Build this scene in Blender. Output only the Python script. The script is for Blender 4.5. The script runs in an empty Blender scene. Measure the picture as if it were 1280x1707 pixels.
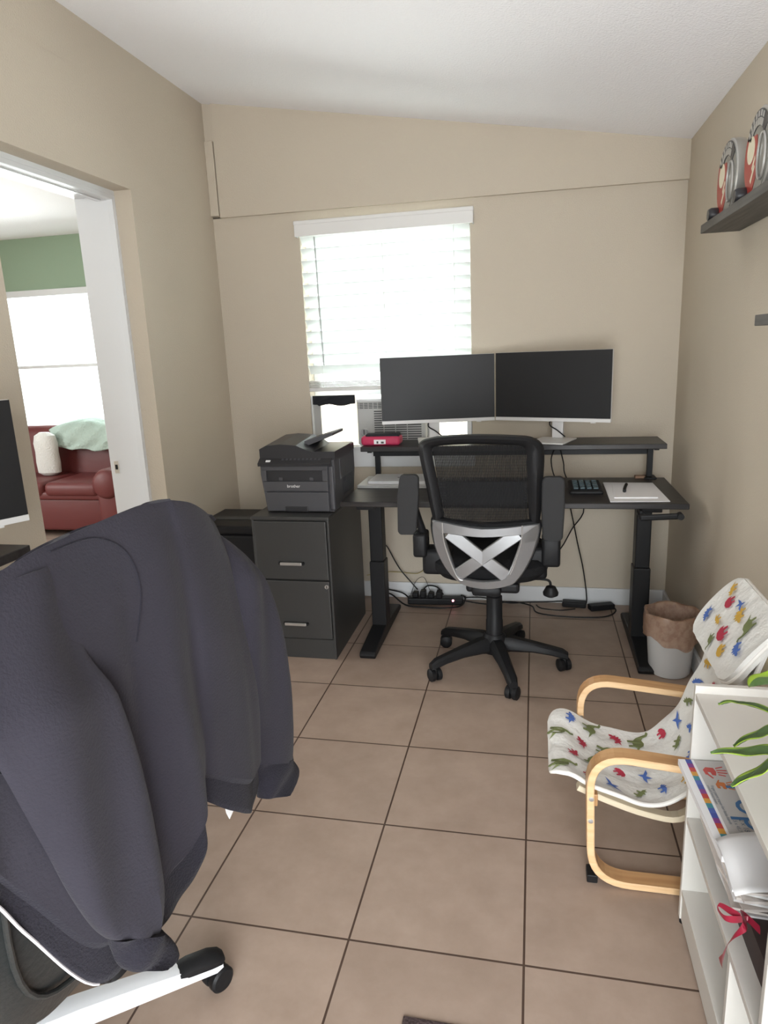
import bpy, bmesh, math, random
from mathutils import Vector, Matrix, Euler
from mathutils.geometry import tessellate_polygon
random.seed(7)
PI = math.pi
SC = bpy.context.scene
COL = SC.collection

# ------------------------------------------------------------------ camera
cam_data = bpy.data.cameras.new('camera')
cam = bpy.data.objects.new('camera', cam_data)
COL.objects.link(cam)
RC = ((0.977029, -0.21291, -0.009118), (0.20893, 0.948583, 0.23778), (-0.041977, -0.234223, 0.971276))
CP = (0.926518, -3.982877, 1.529936)
M = Matrix(((RC[0][0], RC[0][2], -RC[0][1], CP[0]), (RC[1][0], RC[1][2], -RC[1][1], CP[1]), (RC[2][0], RC[2][2], -RC[2][1], CP[2]), (0, 0, 0, 1)))
cam.matrix_world = M
cam_data.sensor_fit = 'HORIZONTAL'
cam_data.sensor_width = 36.0
cam_data.lens = 1140.51 / 1280 * 36.0
cam_data.clip_start = 0.05
SC.camera = cam

# ------------------------------------------------------------------ world, lamps, exposure
SC.view_settings.view_transform = 'Standard'
SC.view_settings.look = 'None'
SC.view_settings.exposure = 0.78
SC.view_settings.gamma = 1.0
SC.view_settings.use_curve_mapping = False
w = bpy.data.worlds.new('daylight')
SC.world = w
w.use_nodes = True
w.node_tree.nodes['Background'].inputs[0].default_value = (0.93, 0.97, 1.0, 1)
w.node_tree.nodes['Background'].inputs[1].default_value = 2.6
SC.cycles.max_bounces = 10
SC.cycles.diffuse_bounces = 6
SC.cycles.sample_clamp_indirect = 6


def area(name, loc, rot, sx, sy, power, color=(1, 1, 1)):
    d = bpy.data.lights.new(name, 'AREA')
    d.shape = 'RECTANGLE'
    d.size = sx
    d.size_y = sy
    d.energy = power
    d.color = color
    o = bpy.data.objects.new(name, d)
    o.location = loc
    o.rotation_euler = rot
    COL.objects.link(o)
    return o


# daylight entering the glazed door behind the camera, the blinded window and the living room window
area('daylight_rear_door', (0.95, -4.97, 1.05), (PI / 2, 0, math.radians(24)), 1.5, 2.0, 84, (0.97, 0.965, 1.0))
area('daylight_back_window', (0.09, 0.42, 1.6), (-PI / 2, 0, 0), 1.2, 1.5, 50, (0.95, 1.0, 0.97))
area('daylight_living_window', (-3.5, 2.5, 1.5), (-PI / 2, 0, 0), 2.0, 1.4, 90, (0.97, 1.0, 1.0))
sd_ = bpy.data.lights.new('sun', 'SUN')
sd_.energy = 8.0
sd_.angle = math.radians(1.5)
sd_.color = (1.0, 0.97, 0.94)
so_l = bpy.data.objects.new('sun', sd_)
so_l.rotation_euler = (math.radians(26), 0, math.radians(-4))
COL.objects.link(so_l)
area('area_living_side', (-4.9, -1.2, 1.5), (0, -PI / 2, 0), 1.4, 2.2, 60, (0.97, 1.0, 0.98))  # area lamp inside the living room, facing in from its windowless side wall


# ------------------------------------------------------------------ materials
MATS = {}


def mat(name, col, rough=0.5, metal=0.0, noise=None, bump=None, spec=0.5, coat=0.0, emit=None, sheen=0.0):
    """noise = (scale, colour2, contrast) mottles the colour; bump = (scale, strength)"""
    if name in MATS:
        return MATS[name]
    m = bpy.data.materials.new(name)
    m.use_nodes = True
    nt = m.node_tree
    b = nt.nodes['Principled BSDF']
    b.inputs['Base Color'].default_value = (*col, 1)
    b.inputs['Roughness'].default_value = rough
    b.inputs['Metallic'].default_value = metal
    b.inputs['Specular IOR Level'].default_value = spec
    b.inputs['Coat Weight'].default_value = coat
    b.inputs['Sheen Weight'].default_value = sheen
    tc = nt.nodes.new('ShaderNodeTexCoord')
    if noise:
        n = nt.nodes.new('ShaderNodeTexNoise')
        n.inputs['Scale'].default_value = noise[0]
        n.inputs['Detail'].default_value = 5
        nt.links.new(tc.outputs['Object'], n.inputs['Vector'])
        r = nt.nodes.new('ShaderNodeValToRGB')
        k = noise[2] / 2
        r.color_ramp.elements[0].position = 0.5 - k
        r.color_ramp.elements[1].position = 0.5 + k
        r.color_ramp.elements[0].color = (*col, 1)
        r.color_ramp.elements[1].color = (*noise[1], 1)
        nt.links.new(n.outputs['Fac'], r.inputs['Fac'])
        nt.links.new(r.outputs['Color'], b.inputs['Base Color'])
    if bump:
        n2 = nt.nodes.new('ShaderNodeTexNoise')
        n2.inputs['Scale'].default_value = bump[0]
        n2.inputs['Detail'].default_value = 4
        nt.links.new(tc.outputs['Object'], n2.inputs['Vector'])
        bp = nt.nodes.new('ShaderNodeBump')
        bp.inputs['Strength'].default_value = bump[1]
        bp.inputs['Distance'].default_value = 0.01
        nt.links.new(n2.outputs['Fac'], bp.inputs['Height'])
        nt.links.new(bp.outputs['Normal'], b.inputs['Normal'])
    if emit:
        b.inputs['Emission Color'].default_value = (*emit[0], 1)
        b.inputs['Emission Strength'].default_value = emit[1]
    MATS[name] = m
    return m


def mat_tiles():
    m = bpy.data.materials.new('floor_tiles')
    m.use_nodes = True
    nt = m.node_tree
    b = nt.nodes['Principled BSDF']
    tc = nt.nodes.new('ShaderNodeTexCoord')
    mp = nt.nodes.new('ShaderNodeMapping')
    mp.inputs['Location'].default_value = (0.0, 0.716, 0)
    nt.links.new(tc.outputs['Object'], mp.inputs['Vector'])
    br = nt.nodes.new('ShaderNodeTexBrick')
    br.offset = 0.0
    br.squash = 1.0
    br.inputs['Scale'].default_value = 1.0
    br.inputs['Brick Width'].default_value = 0.457
    br.inputs['Row Height'].default_value = 0.457
    br.inputs['Mortar Size'].default_value = 0.0032
    br.inputs['Mortar Smooth'].default_value = 0.15
    br.inputs['Bias'].default_value = 0.0
    br.inputs['Color1'].default_value = (0.35, 0.265, 0.212, 1)
    br.inputs['Color2'].default_value = (0.385, 0.293, 0.235, 1)
    br.inputs['Mortar'].default_value = (0.075, 0.045, 0.032, 1)
    nt.links.new(mp.outputs['Vector'], br.inputs['Vector'])
    n = nt.nodes.new('ShaderNodeTexNoise')
    n.inputs['Scale'].default_value = 6
    n.inputs['Detail'].default_value = 8
    n.inputs['Roughness'].default_value = 0.65
    nt.links.new(tc.outputs['Object'], n.inputs['Vector'])
    r = nt.nodes.new('ShaderNodeValToRGB')
    r.color_ramp.elements[0].position = 0.3
    r.color_ramp.elements[1].position = 0.7
    r.color_ramp.elements[0].color = (0.86, 0.84, 0.82, 1)
    r.color_ramp.elements[1].color = (1.08, 1.08, 1.08, 1)
    nt.links.new(n.outputs['Fac'], r.inputs['Fac'])
    mx = nt.nodes.new('ShaderNodeMixRGB')
    mx.blend_type = 'MULTIPLY'
    mx.inputs['Fac'].default_value = 1
    nt.links.new(br.outputs['Color'], mx.inputs['Color1'])
    nt.links.new(r.outputs['Color'], mx.inputs['Color2'])
    nt.links.new(mx.outputs['Color'], b.inputs['Base Color'])
    b.inputs['Roughness'].default_value = 0.42
    b.inputs['Specular IOR Level'].default_value = 0.4
    bp = nt.nodes.new('ShaderNodeBump')
    bp.inputs['Strength'].default_value = 0.6
    bp.inputs['Distance'].default_value = 0.003
    inv = nt.nodes.new('ShaderNodeMath')
    inv.operation = 'SUBTRACT'
    inv.inputs[0].default_value = 1.0
    nt.links.new(br.outputs['Fac'], inv.inputs[1])
    nt.links.new(inv.outputs[0], bp.inputs['Height'])
    nt.links.new(bp.outputs['Normal'], b.inputs['Normal'])
    return m


def mat_translucent(name, col, t=0.5, rough=0.6):
    m = bpy.data.materials.new(name)
    m.use_nodes = True
    nt = m.node_tree
    nt.nodes.remove(nt.nodes['Principled BSDF'])
    out = nt.nodes['Material Output']
    d = nt.nodes.new('ShaderNodeBsdfDiffuse')
    d.inputs[0].default_value = (*col, 1)
    tr = nt.nodes.new('ShaderNodeBsdfTranslucent')
    tr.inputs[0].default_value = (*col, 1)
    mx = nt.nodes.new('ShaderNodeMixShader')
    mx.inputs[0].default_value = t
    nt.links.new(d.outputs[0], mx.inputs[1])
    nt.links.new(tr.outputs[0], mx.inputs[2])
    nt.links.new(mx.outputs[0], out.inputs[0])
    return m


def mat_glass(name='window_glass'):
    m = bpy.data.materials.new(name)
    m.use_nodes = True
    nt = m.node_tree
    nt.nodes.remove(nt.nodes['Principled BSDF'])
    out = nt.nodes['Material Output']
    a = nt.nodes.new('ShaderNodeBsdfTransparent')
    a.inputs[0].default_value = (0.94, 0.97, 0.96, 1)
    g = nt.nodes.new('ShaderNodeBsdfGlossy')
    g.inputs['Roughness'].default_value = 0.02
    fr = nt.nodes.new('ShaderNodeFresnel')
    fr.inputs['IOR'].default_value = 1.45
    mx = nt.nodes.new('ShaderNodeMixShader')
    nt.links.new(fr.outputs[0], mx.inputs[0])
    nt.links.new(a.outputs[0], mx.inputs[1])
    nt.links.new(g.outputs[0], mx.inputs[2])
    nt.links.new(mx.outputs[0], out.inputs[0])
    return m


def mat_wood(name, c1, c2, rough=0.35, axis='X', scale=4.0):
    m = bpy.data.materials.new(name)
    m.use_nodes = True
    nt = m.node_tree
    b = nt.nodes['Principled BSDF']
    b.inputs['Roughness'].default_value = rough
    b.inputs['Specular IOR Level'].default_value = 0.35
    tc = nt.nodes.new('ShaderNodeTexCoord')
    mp = nt.nodes.new('ShaderNodeMapping')
    s = {'X': (1, 14, 14), 'Y': (14, 1, 14), 'Z': (14, 14, 1)}[axis]
    mp.inputs['Scale'].default_value = s
    nt.links.new(tc.outputs['Object'], mp.inputs['Vector'])
    n = nt.nodes.new('ShaderNodeTexNoise')
    n.inputs['Scale'].default_value = scale
    n.inputs['Detail'].default_value = 6
    nt.links.new(mp.outputs['Vector'], n.inputs['Vector'])
    r = nt.nodes.new('ShaderNodeValToRGB')
    r.color_ramp.elements[0].position = 0.35
    r.color_ramp.elements[1].position = 0.65
    r.color_ramp.elements[0].color = (*c1, 1)
    r.color_ramp.elements[1].color = (*c2, 1)
    nt.links.new(n.outputs['Fac'], r.inputs['Fac'])
    nt.links.new(r.outputs['Color'], b.inputs['Base Color'])
    return m


WALL = mat('beige_stucco_paint', (0.50, 0.44, 0.355), 0.75, bump=(160, 0.22), noise=(3, (0.52, 0.455, 0.365), 0.6))
CEIL = mat('white_ceiling_texture', (0.89, 0.88, 0.905), 0.9, bump=(120, 0.35))
WHITE = mat('white_trim_paint', (0.66, 0.67, 0.68), 0.45)
SHELFW = mat('white_laminate', (0.64, 0.615, 0.575), 0.4)
TILE = mat_tiles()
GREEN = mat('sage_green_paint', (0.27, 0.36, 0.26), 0.8, bump=(120, 0.15))
BLK = mat('black_plastic', (0.010, 0.010, 0.011), 0.48, bump=(300, 0.08), spec=0.22)
BLKM = mat('black_powder_coated_steel', (0.012, 0.012, 0.013), 0.45, spec=0.22)
DESK = mat_wood('black_wood_grain_laminate', (0.016, 0.014, 0.014), (0.034, 0.030, 0.029), 0.4, 'X')
GREYW = mat_wood('charcoal_wood_grain_laminate', (0.05, 0.046, 0.042), (0.10, 0.092, 0.085), 0.5, 'Y')
CAB = mat('charcoal_steel_cabinet', (0.036, 0.036, 0.035), 0.45)
PRN = mat('printer_charcoal_plastic', (0.056, 0.056, 0.062), 0.5, bump=(400, 0.05))
PRND = mat('printer_dark_plastic', (0.022, 0.022, 0.025), 0.4)
SILVER = mat('silver_painted_plastic', (0.34, 0.345, 0.355), 0.3, metal=0.75)
CHROME = mat('brushed_steel', (0.72, 0.72, 0.72), 0.3, metal=0.9)
LAP = mat('silver_aluminium', (0.72, 0.72, 0.73), 0.42, metal=0.25)
LAPG = mat('grey_aluminium', (0.50, 0.50, 0.49), 0.45, metal=0.25)
SCRN = mat('black_monitor_screen', (0.017, 0.017, 0.018), 0.45, spec=0.25)
MONW = mat('white_monitor_plastic', (0.62, 0.61, 0.60), 0.4)
MESHM = mat('black_chair_mesh', (0.012, 0.012, 0.013), 0.6, spec=0.2)
PAD = mat('dark_grey_armrest_foam', (0.026, 0.026, 0.027), 0.7, bump=(250, 0.1), spec=0.3)
WOOD = mat_wood('bent_birch_plywood', (0.50, 0.27, 0.12), (0.62, 0.37, 0.18), 0.38, 'X', 3)
WOODE = mat_wood('plywood_edge', (0.66, 0.42, 0.22), (0.76, 0.53, 0.31), 0.4, 'X', 5)
CREAM = mat('cream_birch_rail', (0.66, 0.57, 0.42), 0.45)
FAB = mat('white_cotton_fabric', (0.72, 0.71, 0.68), 0.9, bump=(45, 0.45))
PIPE = mat('white_piping', (0.78, 0.76, 0.72), 0.9)
FG = mat('print_green', (0.155, 0.18, 0.07), 0.9)
FR = mat('print_red', (0.42, 0.03, 0.06), 0.9)
FB = mat('print_blue', (0.07, 0.14, 0.42), 0.9)
FY = mat('print_yellow', (0.55, 0.33, 0.05), 0.9)
JACK = mat('navy_charcoal_fleece', (0.0168, 0.0152, 0.0215), 0.95, noise=(9, (0.0195, 0.0177, 0.025), 0.5), bump=(220, 0.2), sheen=0.05, spec=0.25)
JRIB = mat('navy_ribbed_knit', (0.0125, 0.0115, 0.017), 0.95, bump=(260, 0.4), sheen=0.04, spec=0.2)
LEATH = mat('black_leather', (0.020, 0.022, 0.022), 0.3, bump=(90, 0.12))
WPL = mat('white_painted_metal', (0.75, 0.77, 0.80), 0.25)
BINW = mat('white_bin_plastic', (0.58, 0.58, 0.58), 0.4)
BAG = None
PAPER = mat('white_paper', (0.80, 0.79, 0.80), 0.8, bump=(15, 0.1))
PAPER2 = mat('crumpled_pale_paper', (0.72, 0.66, 0.62), 0.7, bump=(22, 0.7))
PINK = mat('raspberry_fabric', (0.48, 0.03, 0.09), 0.6, bump=(60, 0.3))
RED = mat('red_sofa_leather', (0.125, 0.022, 0.022), 0.5, bump=(14, 0.2))
MINT = mat('mint_knit_wool', (0.42, 0.52, 0.47), 0.95, bump=(45, 1.0))
WHITEF = mat('white_plush', (0.72, 0.72, 0.70), 0.95, bump=(70, 0.8))
ACW = mat('grey_white_ac_plastic', (0.42, 0.42, 0.41), 0.5)
ACD = mat('dark_grille_gap', (0.06, 0.06, 0.06), 0.7)
BLIND = mat_translucent('white_blind_slat', (0.80, 0.82, 0.81), 0.22)
BLINDR = mat('blind_rail_white', (0.70, 0.69, 0.67), 0.5)
ACC = mat_translucent('cream_pleated_panel', (0.80, 0.74, 0.62), 0.55)
GLASS = mat_glass()
BLKC = mat('black_cloth', (0.015, 0.016, 0.02), 0.95)
RIB = mat('dark_red_satin_ribbon', (0.33, 0.012, 0.04), 0.3, spec=0.7)
LEAFD = mat('leaf_dark_green', (0.045, 0.095, 0.022), 0.4, noise=(25, (0.065, 0.13, 0.03), 0.5))
LEAFL = mat('leaf_lime_margin', (0.24, 0.36, 0.03), 0.4)
DBRN = mat('dark_brown_box', (0.045, 0.030, 0.028), 0.7)
BRN = mat('brown_cardboard', (0.28, 0.17, 0.11), 0.8)
TERRA = mat('terracotta_pot', (0.45, 0.2, 0.12), 0.7)
RUG = mat('dark_brown_rug', (0.055, 0.035, 0.035), 0.95, bump=(120, 0.8))
LETTER = mat('white_lettering', (0.8, 0.8, 0.8), 0.5)


# ------------------------------------------------------------------ mesh helpers
class MB:
    def __init__(self):
        self.bm = bmesh.new()
        self.mats = []

    def mi(self, m):
        if m not in self.mats:
            self.mats.append(m)
        return self.mats.index(m)

    def box(self, x0, x1, y0, y1, z0, z1, m, bev=0.0, seg=2, rot=None, pivot=None, taper=None):
        i = self.mi(m)
        r = bmesh.ops.create_cube(self.bm, size=1)
        vs = r['verts']
        sx, sy, sz = abs(x1 - x0), abs(y1 - y0), abs(z1 - z0)
        c = Vector(((x0 + x1) / 2, (y0 + y1) / 2, (z0 + z1) / 2))
        for v in vs:
            k = 1.0
            if taper and v.co.z < 0:
                k = taper
            v.co = Vector((v.co.x * sx * k, v.co.y * sy * k, v.co.z * sz))
        fs = set(f for v in vs for f in v.link_faces)
        for f in fs:
            f.material_index = i
        allv = list(vs)
        if bev > 0:
            es = list(set(e for v in vs for e in v.link_edges))
            rr = bmesh.ops.bevel(self.bm, geom=es, offset=min(bev, min(sx, sy, sz) * 0.49), segments=seg, affect='EDGES', profile=0.5)
            allv = list(set(v for f in rr['faces'] for v in f.verts) | set(v for v in vs if v.is_valid))
            seen = set(allv)
            st = list(allv)
            while st:
                v = st.pop()
                for e in v.link_edges:
                    o = e.other_vert(v)
                    if o not in seen:
                        seen.add(o)
                        st.append(o)
            allv = list(seen)
            for v in allv:
                for f in v.link_faces:
                    f.material_index = i
        for v in allv:
            v.co += c
        if rot:
            p = Vector(pivot) if pivot else c
            R = Euler(rot).to_matrix()
            for v in allv:
                v.co = R @ (v.co - p) + p
        return allv

    def poly(self, pts, m, smooth=False):
        vs = [self.bm.verts.new(p) for p in pts]
        f = self.bm.faces.new(vs)
        f.material_index = self.mi(m)
        f.smooth = smooth
        return f

    def rings(self, rings, m, closed=True, cap=True, smooth=True, loop=False):
        i = self.mi(m)
        R = [[self.bm.verts.new(p) for p in ring] for ring in rings]
        n = len(R[0])
        cnt = len(R) if loop else len(R) - 1
        for a in range(cnt):
            A, B = R[a], R[(a + 1) % len(R)]
            for k in range(n if closed else n - 1):
                f = self.bm.faces.new((A[k], A[(k + 1) % n], B[(k + 1) % n], B[k]))
                f.material_index = i
                f.smooth = smooth
        if cap and closed and not loop:
            for rg, rev in ((R[0], True), (R[-1], False)):
                f = self.bm.faces.new(list(reversed(rg)) if rev else rg)
                f.material_index = i
        return R

    def tube(self, pts, r, m, n=10, sm=True, closed=False, sub=5):
        pts = [Vector(p) for p in pts]
        rad = r if isinstance(r, (list, tuple)) else [r] * len(pts)
        if sm and len(pts) > 2:
            pts, rad = catmull(pts, rad, sub, closed)
        rings = []
        up = None
        N = len(pts)
        for k, p in enumerate(pts):
            if closed:
                t = (pts[(k + 1) % N] - pts[k - 1])
            else:
                t = (pts[min(k + 1, N - 1)] - pts[max(k - 1, 0)])
            if t.length < 1e-9:
                t = Vector((0, 0, 1))
            t.normalize()
            if up is None:
                up = Vector((0, 0, 1)) if abs(t.z) < 0.9 else Vector((1, 0, 0))
            u = (up - t * up.dot(t))
            if u.length < 1e-6:
                u = t.orthogonal()
            u.normalize()
            v = t.cross(u)
            up = u
            rings.append([p + (u * math.cos(2 * PI * j / n) + v * math.sin(2 * PI * j / n)) * rad[k] for j in range(n)])
        self.rings(rings, m, loop=closed)

    def cyl(self, p0, p1, r0, m, r1=None, n=24):
        self.tube([p0, p1], [r0, r0 if r1 is None else r1], m, n=n, sm=False)

    def lathe(self, prof, c, m, n=32, axis=Vector((0, 0, 1)), cap=True):
        ax = Vector(axis).normalized()
        u = ax.orthogonal().normalized()
        v = ax.cross(u)
        c = Vector(c)
        self.rings([[c + ax * h + (u * math.cos(2 * PI * j / n) + v * math.sin(2 * PI * j / n)) * r for j in range(n)] for r, h in prof], m, cap=cap)

    def sweep(self, path, half, m, medge=None, closed=False, wdir=Vector((0, 1, 0))):
        """rectangular section swept along path lying in a plane perpendicular to wdir; half=(half width along wdir, half thickness)"""
        path = [Vector(p) for p in path]
        N = len(path)
        rings = []
        for k, p in enumerate(path):
            if closed:
                t = path[(k + 1) % N] - path[k - 1]
            else:
                t = path[min(k + 1, N - 1)] - path[max(k - 1, 0)]
            t.normalize()
            nn = wdir.cross(t).normalized()
            w_, h_ = half
            b = min(h_, w_) * 0.25
            rings.append([p + wdir * x + nn * y for x, y in ((-w_ + b, -h_), (w_ - b, -h_), (w_, -h_ + b), (w_, h_ - b), (w_ - b, h_), (-w_ + b, h_), (-w_, h_ - b), (-w_, -h_ + b))])
        R = self.rings(rings, m, loop=closed, smooth=False)
        if medge:
            e = self.mi(medge)
            self.bm.faces.ensure_lookup_table()
            idx = [set((2, 3)), set((6, 7)), set((1, 2)), set((3, 4)), set((5, 6)), set((7, 0))]
            for a in range(len(R) if closed else len(R) - 1):
                A, B = R[a], R[(a + 1) % len(R)]
                for k in (1, 2, 3, 5, 6, 7):
                    q = set((A[k], A[(k + 1) % 8], B[k], B[(k + 1) % 8]))
                    for f in A[k].link_faces:
                        if set(f.verts) == q:
                            f.material_index = e

    def prism(self, pts2, f, m, th, smooth=False):
        """pts2: 2D outline; f(x,y,d) gives the 3D point; extruded from d=0 to d=th"""
        tris = tessellate_polygon([[Vector((x, y, 0)) for x, y in pts2]])
        i = self.mi(m)
        A = [self.bm.verts.new(f(x, y, 0)) for x, y in pts2]
        B = [self.bm.verts.new(f(x, y, th)) for x, y in pts2]
        for t in tris:
            for V in (A, B):
                try:
                    fc = self.bm.faces.new([V[k] for k in t])
                    fc.material_index = i
                except ValueError:
                    pass
        n = len(pts2)
        for k in range(n):
            fc = self.bm.faces.new((A[k], A[(k + 1) % n], B[(k + 1) % n], B[k]))
            fc.material_index = i
            fc.smooth = smooth

    def build(self, name, parent=None, smooth=None, mods=None):
        bmesh.ops.remove_doubles(self.bm, verts=self.bm.verts, dist=1e-6)
        bmesh.ops.recalc_face_normals(self.bm, faces=self.bm.faces)
        for e in self.bm.edges:
            if len(e.link_faces) == 2 and e.calc_face_angle(0) > 0.66:
                e.smooth = False
        me = bpy.data.meshes.new(name)
        self.bm.to_mesh(me)
        self.bm.free()
        for m in self.mats:
            me.materials.append(m)
        if smooth is not None:
            for p in me.polygons:
                p.use_smooth = smooth
        o = bpy.data.objects.new(name, me)
        COL.objects.link(o)
        if parent is not None:
            attach(o, parent)
        return o


def root_of(o):
    while o.parent:
        o = o.parent
    return o


def mw(o):
    m = o.matrix_basis.copy()
    while o.parent:
        o = o.parent
        m = o.matrix_basis @ m
    return m


def attach(o, parent):
    """geometry is authored in world coordinates; move it into the parent's space"""
    o.data.transform(mw(parent).inverted())
    o.parent = parent


def catmull(pts, rad, sub, closed=False):
    P, Rr = [], []
    n = len(pts)
    segs = n if closed else n - 1
    for i in range(segs):
        if closed:
            p0, p1, p2, p3 = pts[i - 1], pts[i], pts[(i + 1) % n], pts[(i + 2) % n]
        else:
            p0, p1, p2, p3 = pts[max(i - 1, 0)], pts[i], pts[i + 1], pts[min(i + 2, n - 1)]
        for s in range(sub):
            t = s / sub
            P.append(0.5 * ((2 * p1) + (p2 - p0) * t + (2 * p0 - 5 * p1 + 4 * p2 - p3) * t * t + (3 * p1 - p0 - 3 * p2 + p3) * t ** 3))
            r1, r2 = rad[i], rad[(i + 1) % n]
            Rr.append(r1 + (r2 - r1) * t)
    if not closed:
        P.append(pts[-1])
        Rr.append(rad[-1])
    return P, Rr


def cat(pts, sub=6, closed=False):
    v = [Vector(p) for p in pts]
    return catmull(v, [0] * len(v), sub, closed)[0]


def tag(o, label=None, cat_=None, group=None, kind=None):
    if label:
        o['label'] = label
    if cat_:
        o['category'] = cat_
    if group:
        o['group'] = group
    if kind:
        o['kind'] = kind
    return o


def thing(name, loc, label, cat_, group=None, rz=0.0):
    o = bpy.data.objects.new(name, None)
    o.location = loc
    o.rotation_euler = (0, 0, rz)
    o.empty_display_size = 0.1
    COL.objects.link(o)
    return tag(o, label, cat_, group)


def struct(mb, name):
    return tag(mb.build(name), kind='structure')


def text_into(mb, s, size, m, f, th=0.0006, font_scale_x=1.0, align='LEFT'):
    """letters as flat prisms placed by f(x, y, d)"""
    cu = bpy.data.curves.new('letters', 'FONT')
    cu.body = s
    cu.size = size
    cu.align_x = align
    cu.resolution_u = 3
    ob = bpy.data.objects.new('letters', cu)
    COL.objects.link(ob)
    dg = bpy.context.evaluated_depsgraph_get()
    me = bpy.data.meshes.new_from_object(ob.evaluated_get(dg))
    i = mb.mi(m)
    vs = [mb.bm.verts.new(f(v.co.x * font_scale_x, v.co.y, th)) for v in me.vertices]
    for p in me.polygons:
        try:
            fc = mb.bm.faces.new([vs[k] for k in p.vertices])
            fc.material_index = i
        except ValueError:
            pass
    bpy.data.objects.remove(ob)
    bpy.data.meshes.remove(me)
    bpy.data.curves.remove(cu)


# ------------------------------------------------------------------ the room shell
XL, XR = -0.912, 1.675
YR = -4.85
ZL, ZR = 2.90, 2.465


def ceil_z(x):
    return ZL + (x - XL) / (XR - XL) * (ZR - ZL)


mb = MB()
mb.box(-5.2, XR + 0.2, YR - 0.2, 2.3, -0.1, 0.0, TILE)
struct(mb, 'floor')

mb = MB()
mb.prism([(XL - 0.3, ceil_z(XL - 0.3)), (XR + 0.2, ceil_z(XR + 0.2)), (XR + 0.2, ceil_z(XR + 0.2) + 0.1), (XL - 0.3, ceil_z(XL - 0.3) + 0.1)],
         lambda x, z, d: Vector((x, YR - 0.2 + d, z)), CEIL, -YR + 0.2 + 0.2)
struct(mb, 'ceiling')

# back wall with the window opening
WX0, WX1, WZ0, WZ1 = -0.392, 0.578, 0.955, 2.20
LZ = 2.295
mb = MB()
mb.box(XL - 0.3, WX0, 0, 0.2, 0, LZ, WALL)
mb.box(WX1, XR + 0.2, 0, 0.2, 0, LZ, WALL)
mb.box(WX0, WX1, 0, 0.2, 0, WZ0, WALL)
mb.box(WX0, WX1, 0, 0.2, WZ1, LZ, WALL)
# upper band stands slightly proud of the wall below and casts the ledge line
mb.prism([(XL + 0.055, LZ), (XR + 0.2, LZ - 0.012), (XR + 0.2, ceil_z(XR + 0.2)), (XL + 0.055, ceil_z(XL + 0.055))], lambda x, z, d: Vector((x, -0.022 + d, z)), WALL, 0.222)
mb.prism([(XL - 0.3, LZ + 0.01), (XL + 0.055, LZ + 0.01), (XL + 0.055, ceil_z(XL + 0.055)), (XL - 0.3, ceil_z(XL - 0.3))], lambda x, z, d: Vector((x, -0.001 + d, z)), WALL, 0.2)
struct(mb, 'wall_back')
mb = MB()
mb.box(XL, XL + 0.05, -0.03, 0, LZ + 0.01, 2.70, WALL, 0.004)
struct(mb, 'trim_1')
mb = MB()
mb.box(XL + 0.001, XR - 0.001, -0.016, -0.0005, 0.0, 0.10, WHITE, 0.004)
struct(mb, 'baseboard_back')
mb = MB()
mb.box(XR - 0.016, XR - 0.0005, YR + 0.02, -0.017, 0.0, 0.10, WHITE, 0.004)
struct(mb, 'baseboard_right')
mb = MB()
mb.box(XL + 0.0005, XL + 0.016, -0.85, -0.017, 0.0, 0.10, WHITE, 0.004)
struct(mb, 'baseboard_left')

mb = MB()
mb.box(XR, XR + 0.2, YR - 0.2, 0, 0, 2.6, WALL)
struct(mb, 'wall_right')

# left wall with the door opening
DY0, DY1, DZ = -1.77, -0.86, 2.29
mb = MB()
mb.box(-1.2, XL, DY1, 0.0, 0, 2.69, WALL)
mb.box(-1.2, XL, YR - 0.2, DY0, 0, 2.69, WALL)
mb.box(-1.2, XL, DY0, DY1, DZ, 2.69, WALL)
mb.box(-1.2, XL - 0.006, YR - 0.2, 0.0, 2.69, 2.98, WALL)
struct(mb, 'wall_left')
# door frame, header stepped, slim stop strip and strike plate
mb = MB()
mb.box(-1.205, -1.0, DY1 - 0.012, DY1 + 0.004, 0, DZ - 0.02, WHITE, 0.002)
mb.box(-1.03, -1.0, DY1 - 0.024, DY1 - 0.012, 0, DZ - 0.03, WHITE, 0.002)
mb.box(-1.205, -1.0, DY0 - 0.004, DY0 + 0.012, 0, DZ - 0.02, WHITE, 0.002)
mb.box(-1.205, -1.0, DY0, DY1, DZ - 0.02, DZ + 0.002, WHITE, 0.002)
mb.box(-1.09, -1.0, DY0 + 0.012, DY1 - 0.012, DZ - 0.04, DZ - 0.02, WHITE, 0.002)
fr = struct(mb, 'trim_2')
mb = MB()
mb.box(-1.185, -1.155, DY1 - 0.0145, DY1 - 0.012, 0.955, 1.02, CHROME, 0.002)
mb.box(-1.177, -1.163, DY1 - 0.0155, DY1 - 0.0145, 0.975, 1.0, BLK)
mb.build('strike_plate', fr)
mb = MB()
mb.box(-1.06, -1.045, -1.55, -0.9, DZ - 0.046, DZ - 0.04, CHROME, 0.001)
mb.build('track', fr)

# rear wall with the glazed door behind the camera
mb = MB()
mb.box(-1.2, 0.2, YR - 0.15, YR, 0, 2.98, WALL)
mb.box(1.62, XR + 0.2, YR - 0.15, YR, 0, 2.98, WALL)
mb.box(0.2, 1.62, YR - 0.15, YR, 2.15, 2.98, WALL)
struct(mb, 'wall_rear')
mb = MB()
for x in (0.2, 0.88, 1.56):
    mb.box(x, x + 0.06, YR - 0.1, YR - 0.04, 0, 2.15, WHITE)
mb.box(0.2, 1.62, YR - 0.1, YR - 0.04, 2.09, 2.15, WHITE)
mb.box(0.2, 1.62, YR - 0.1, YR - 0.04, 0, 0.05, WHITE)
mb.box(0.25, 1.57, YR - 0.075, YR - 0.07, 0.05, 2.09, GLASS)
struct(mb, 'door_1')

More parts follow.
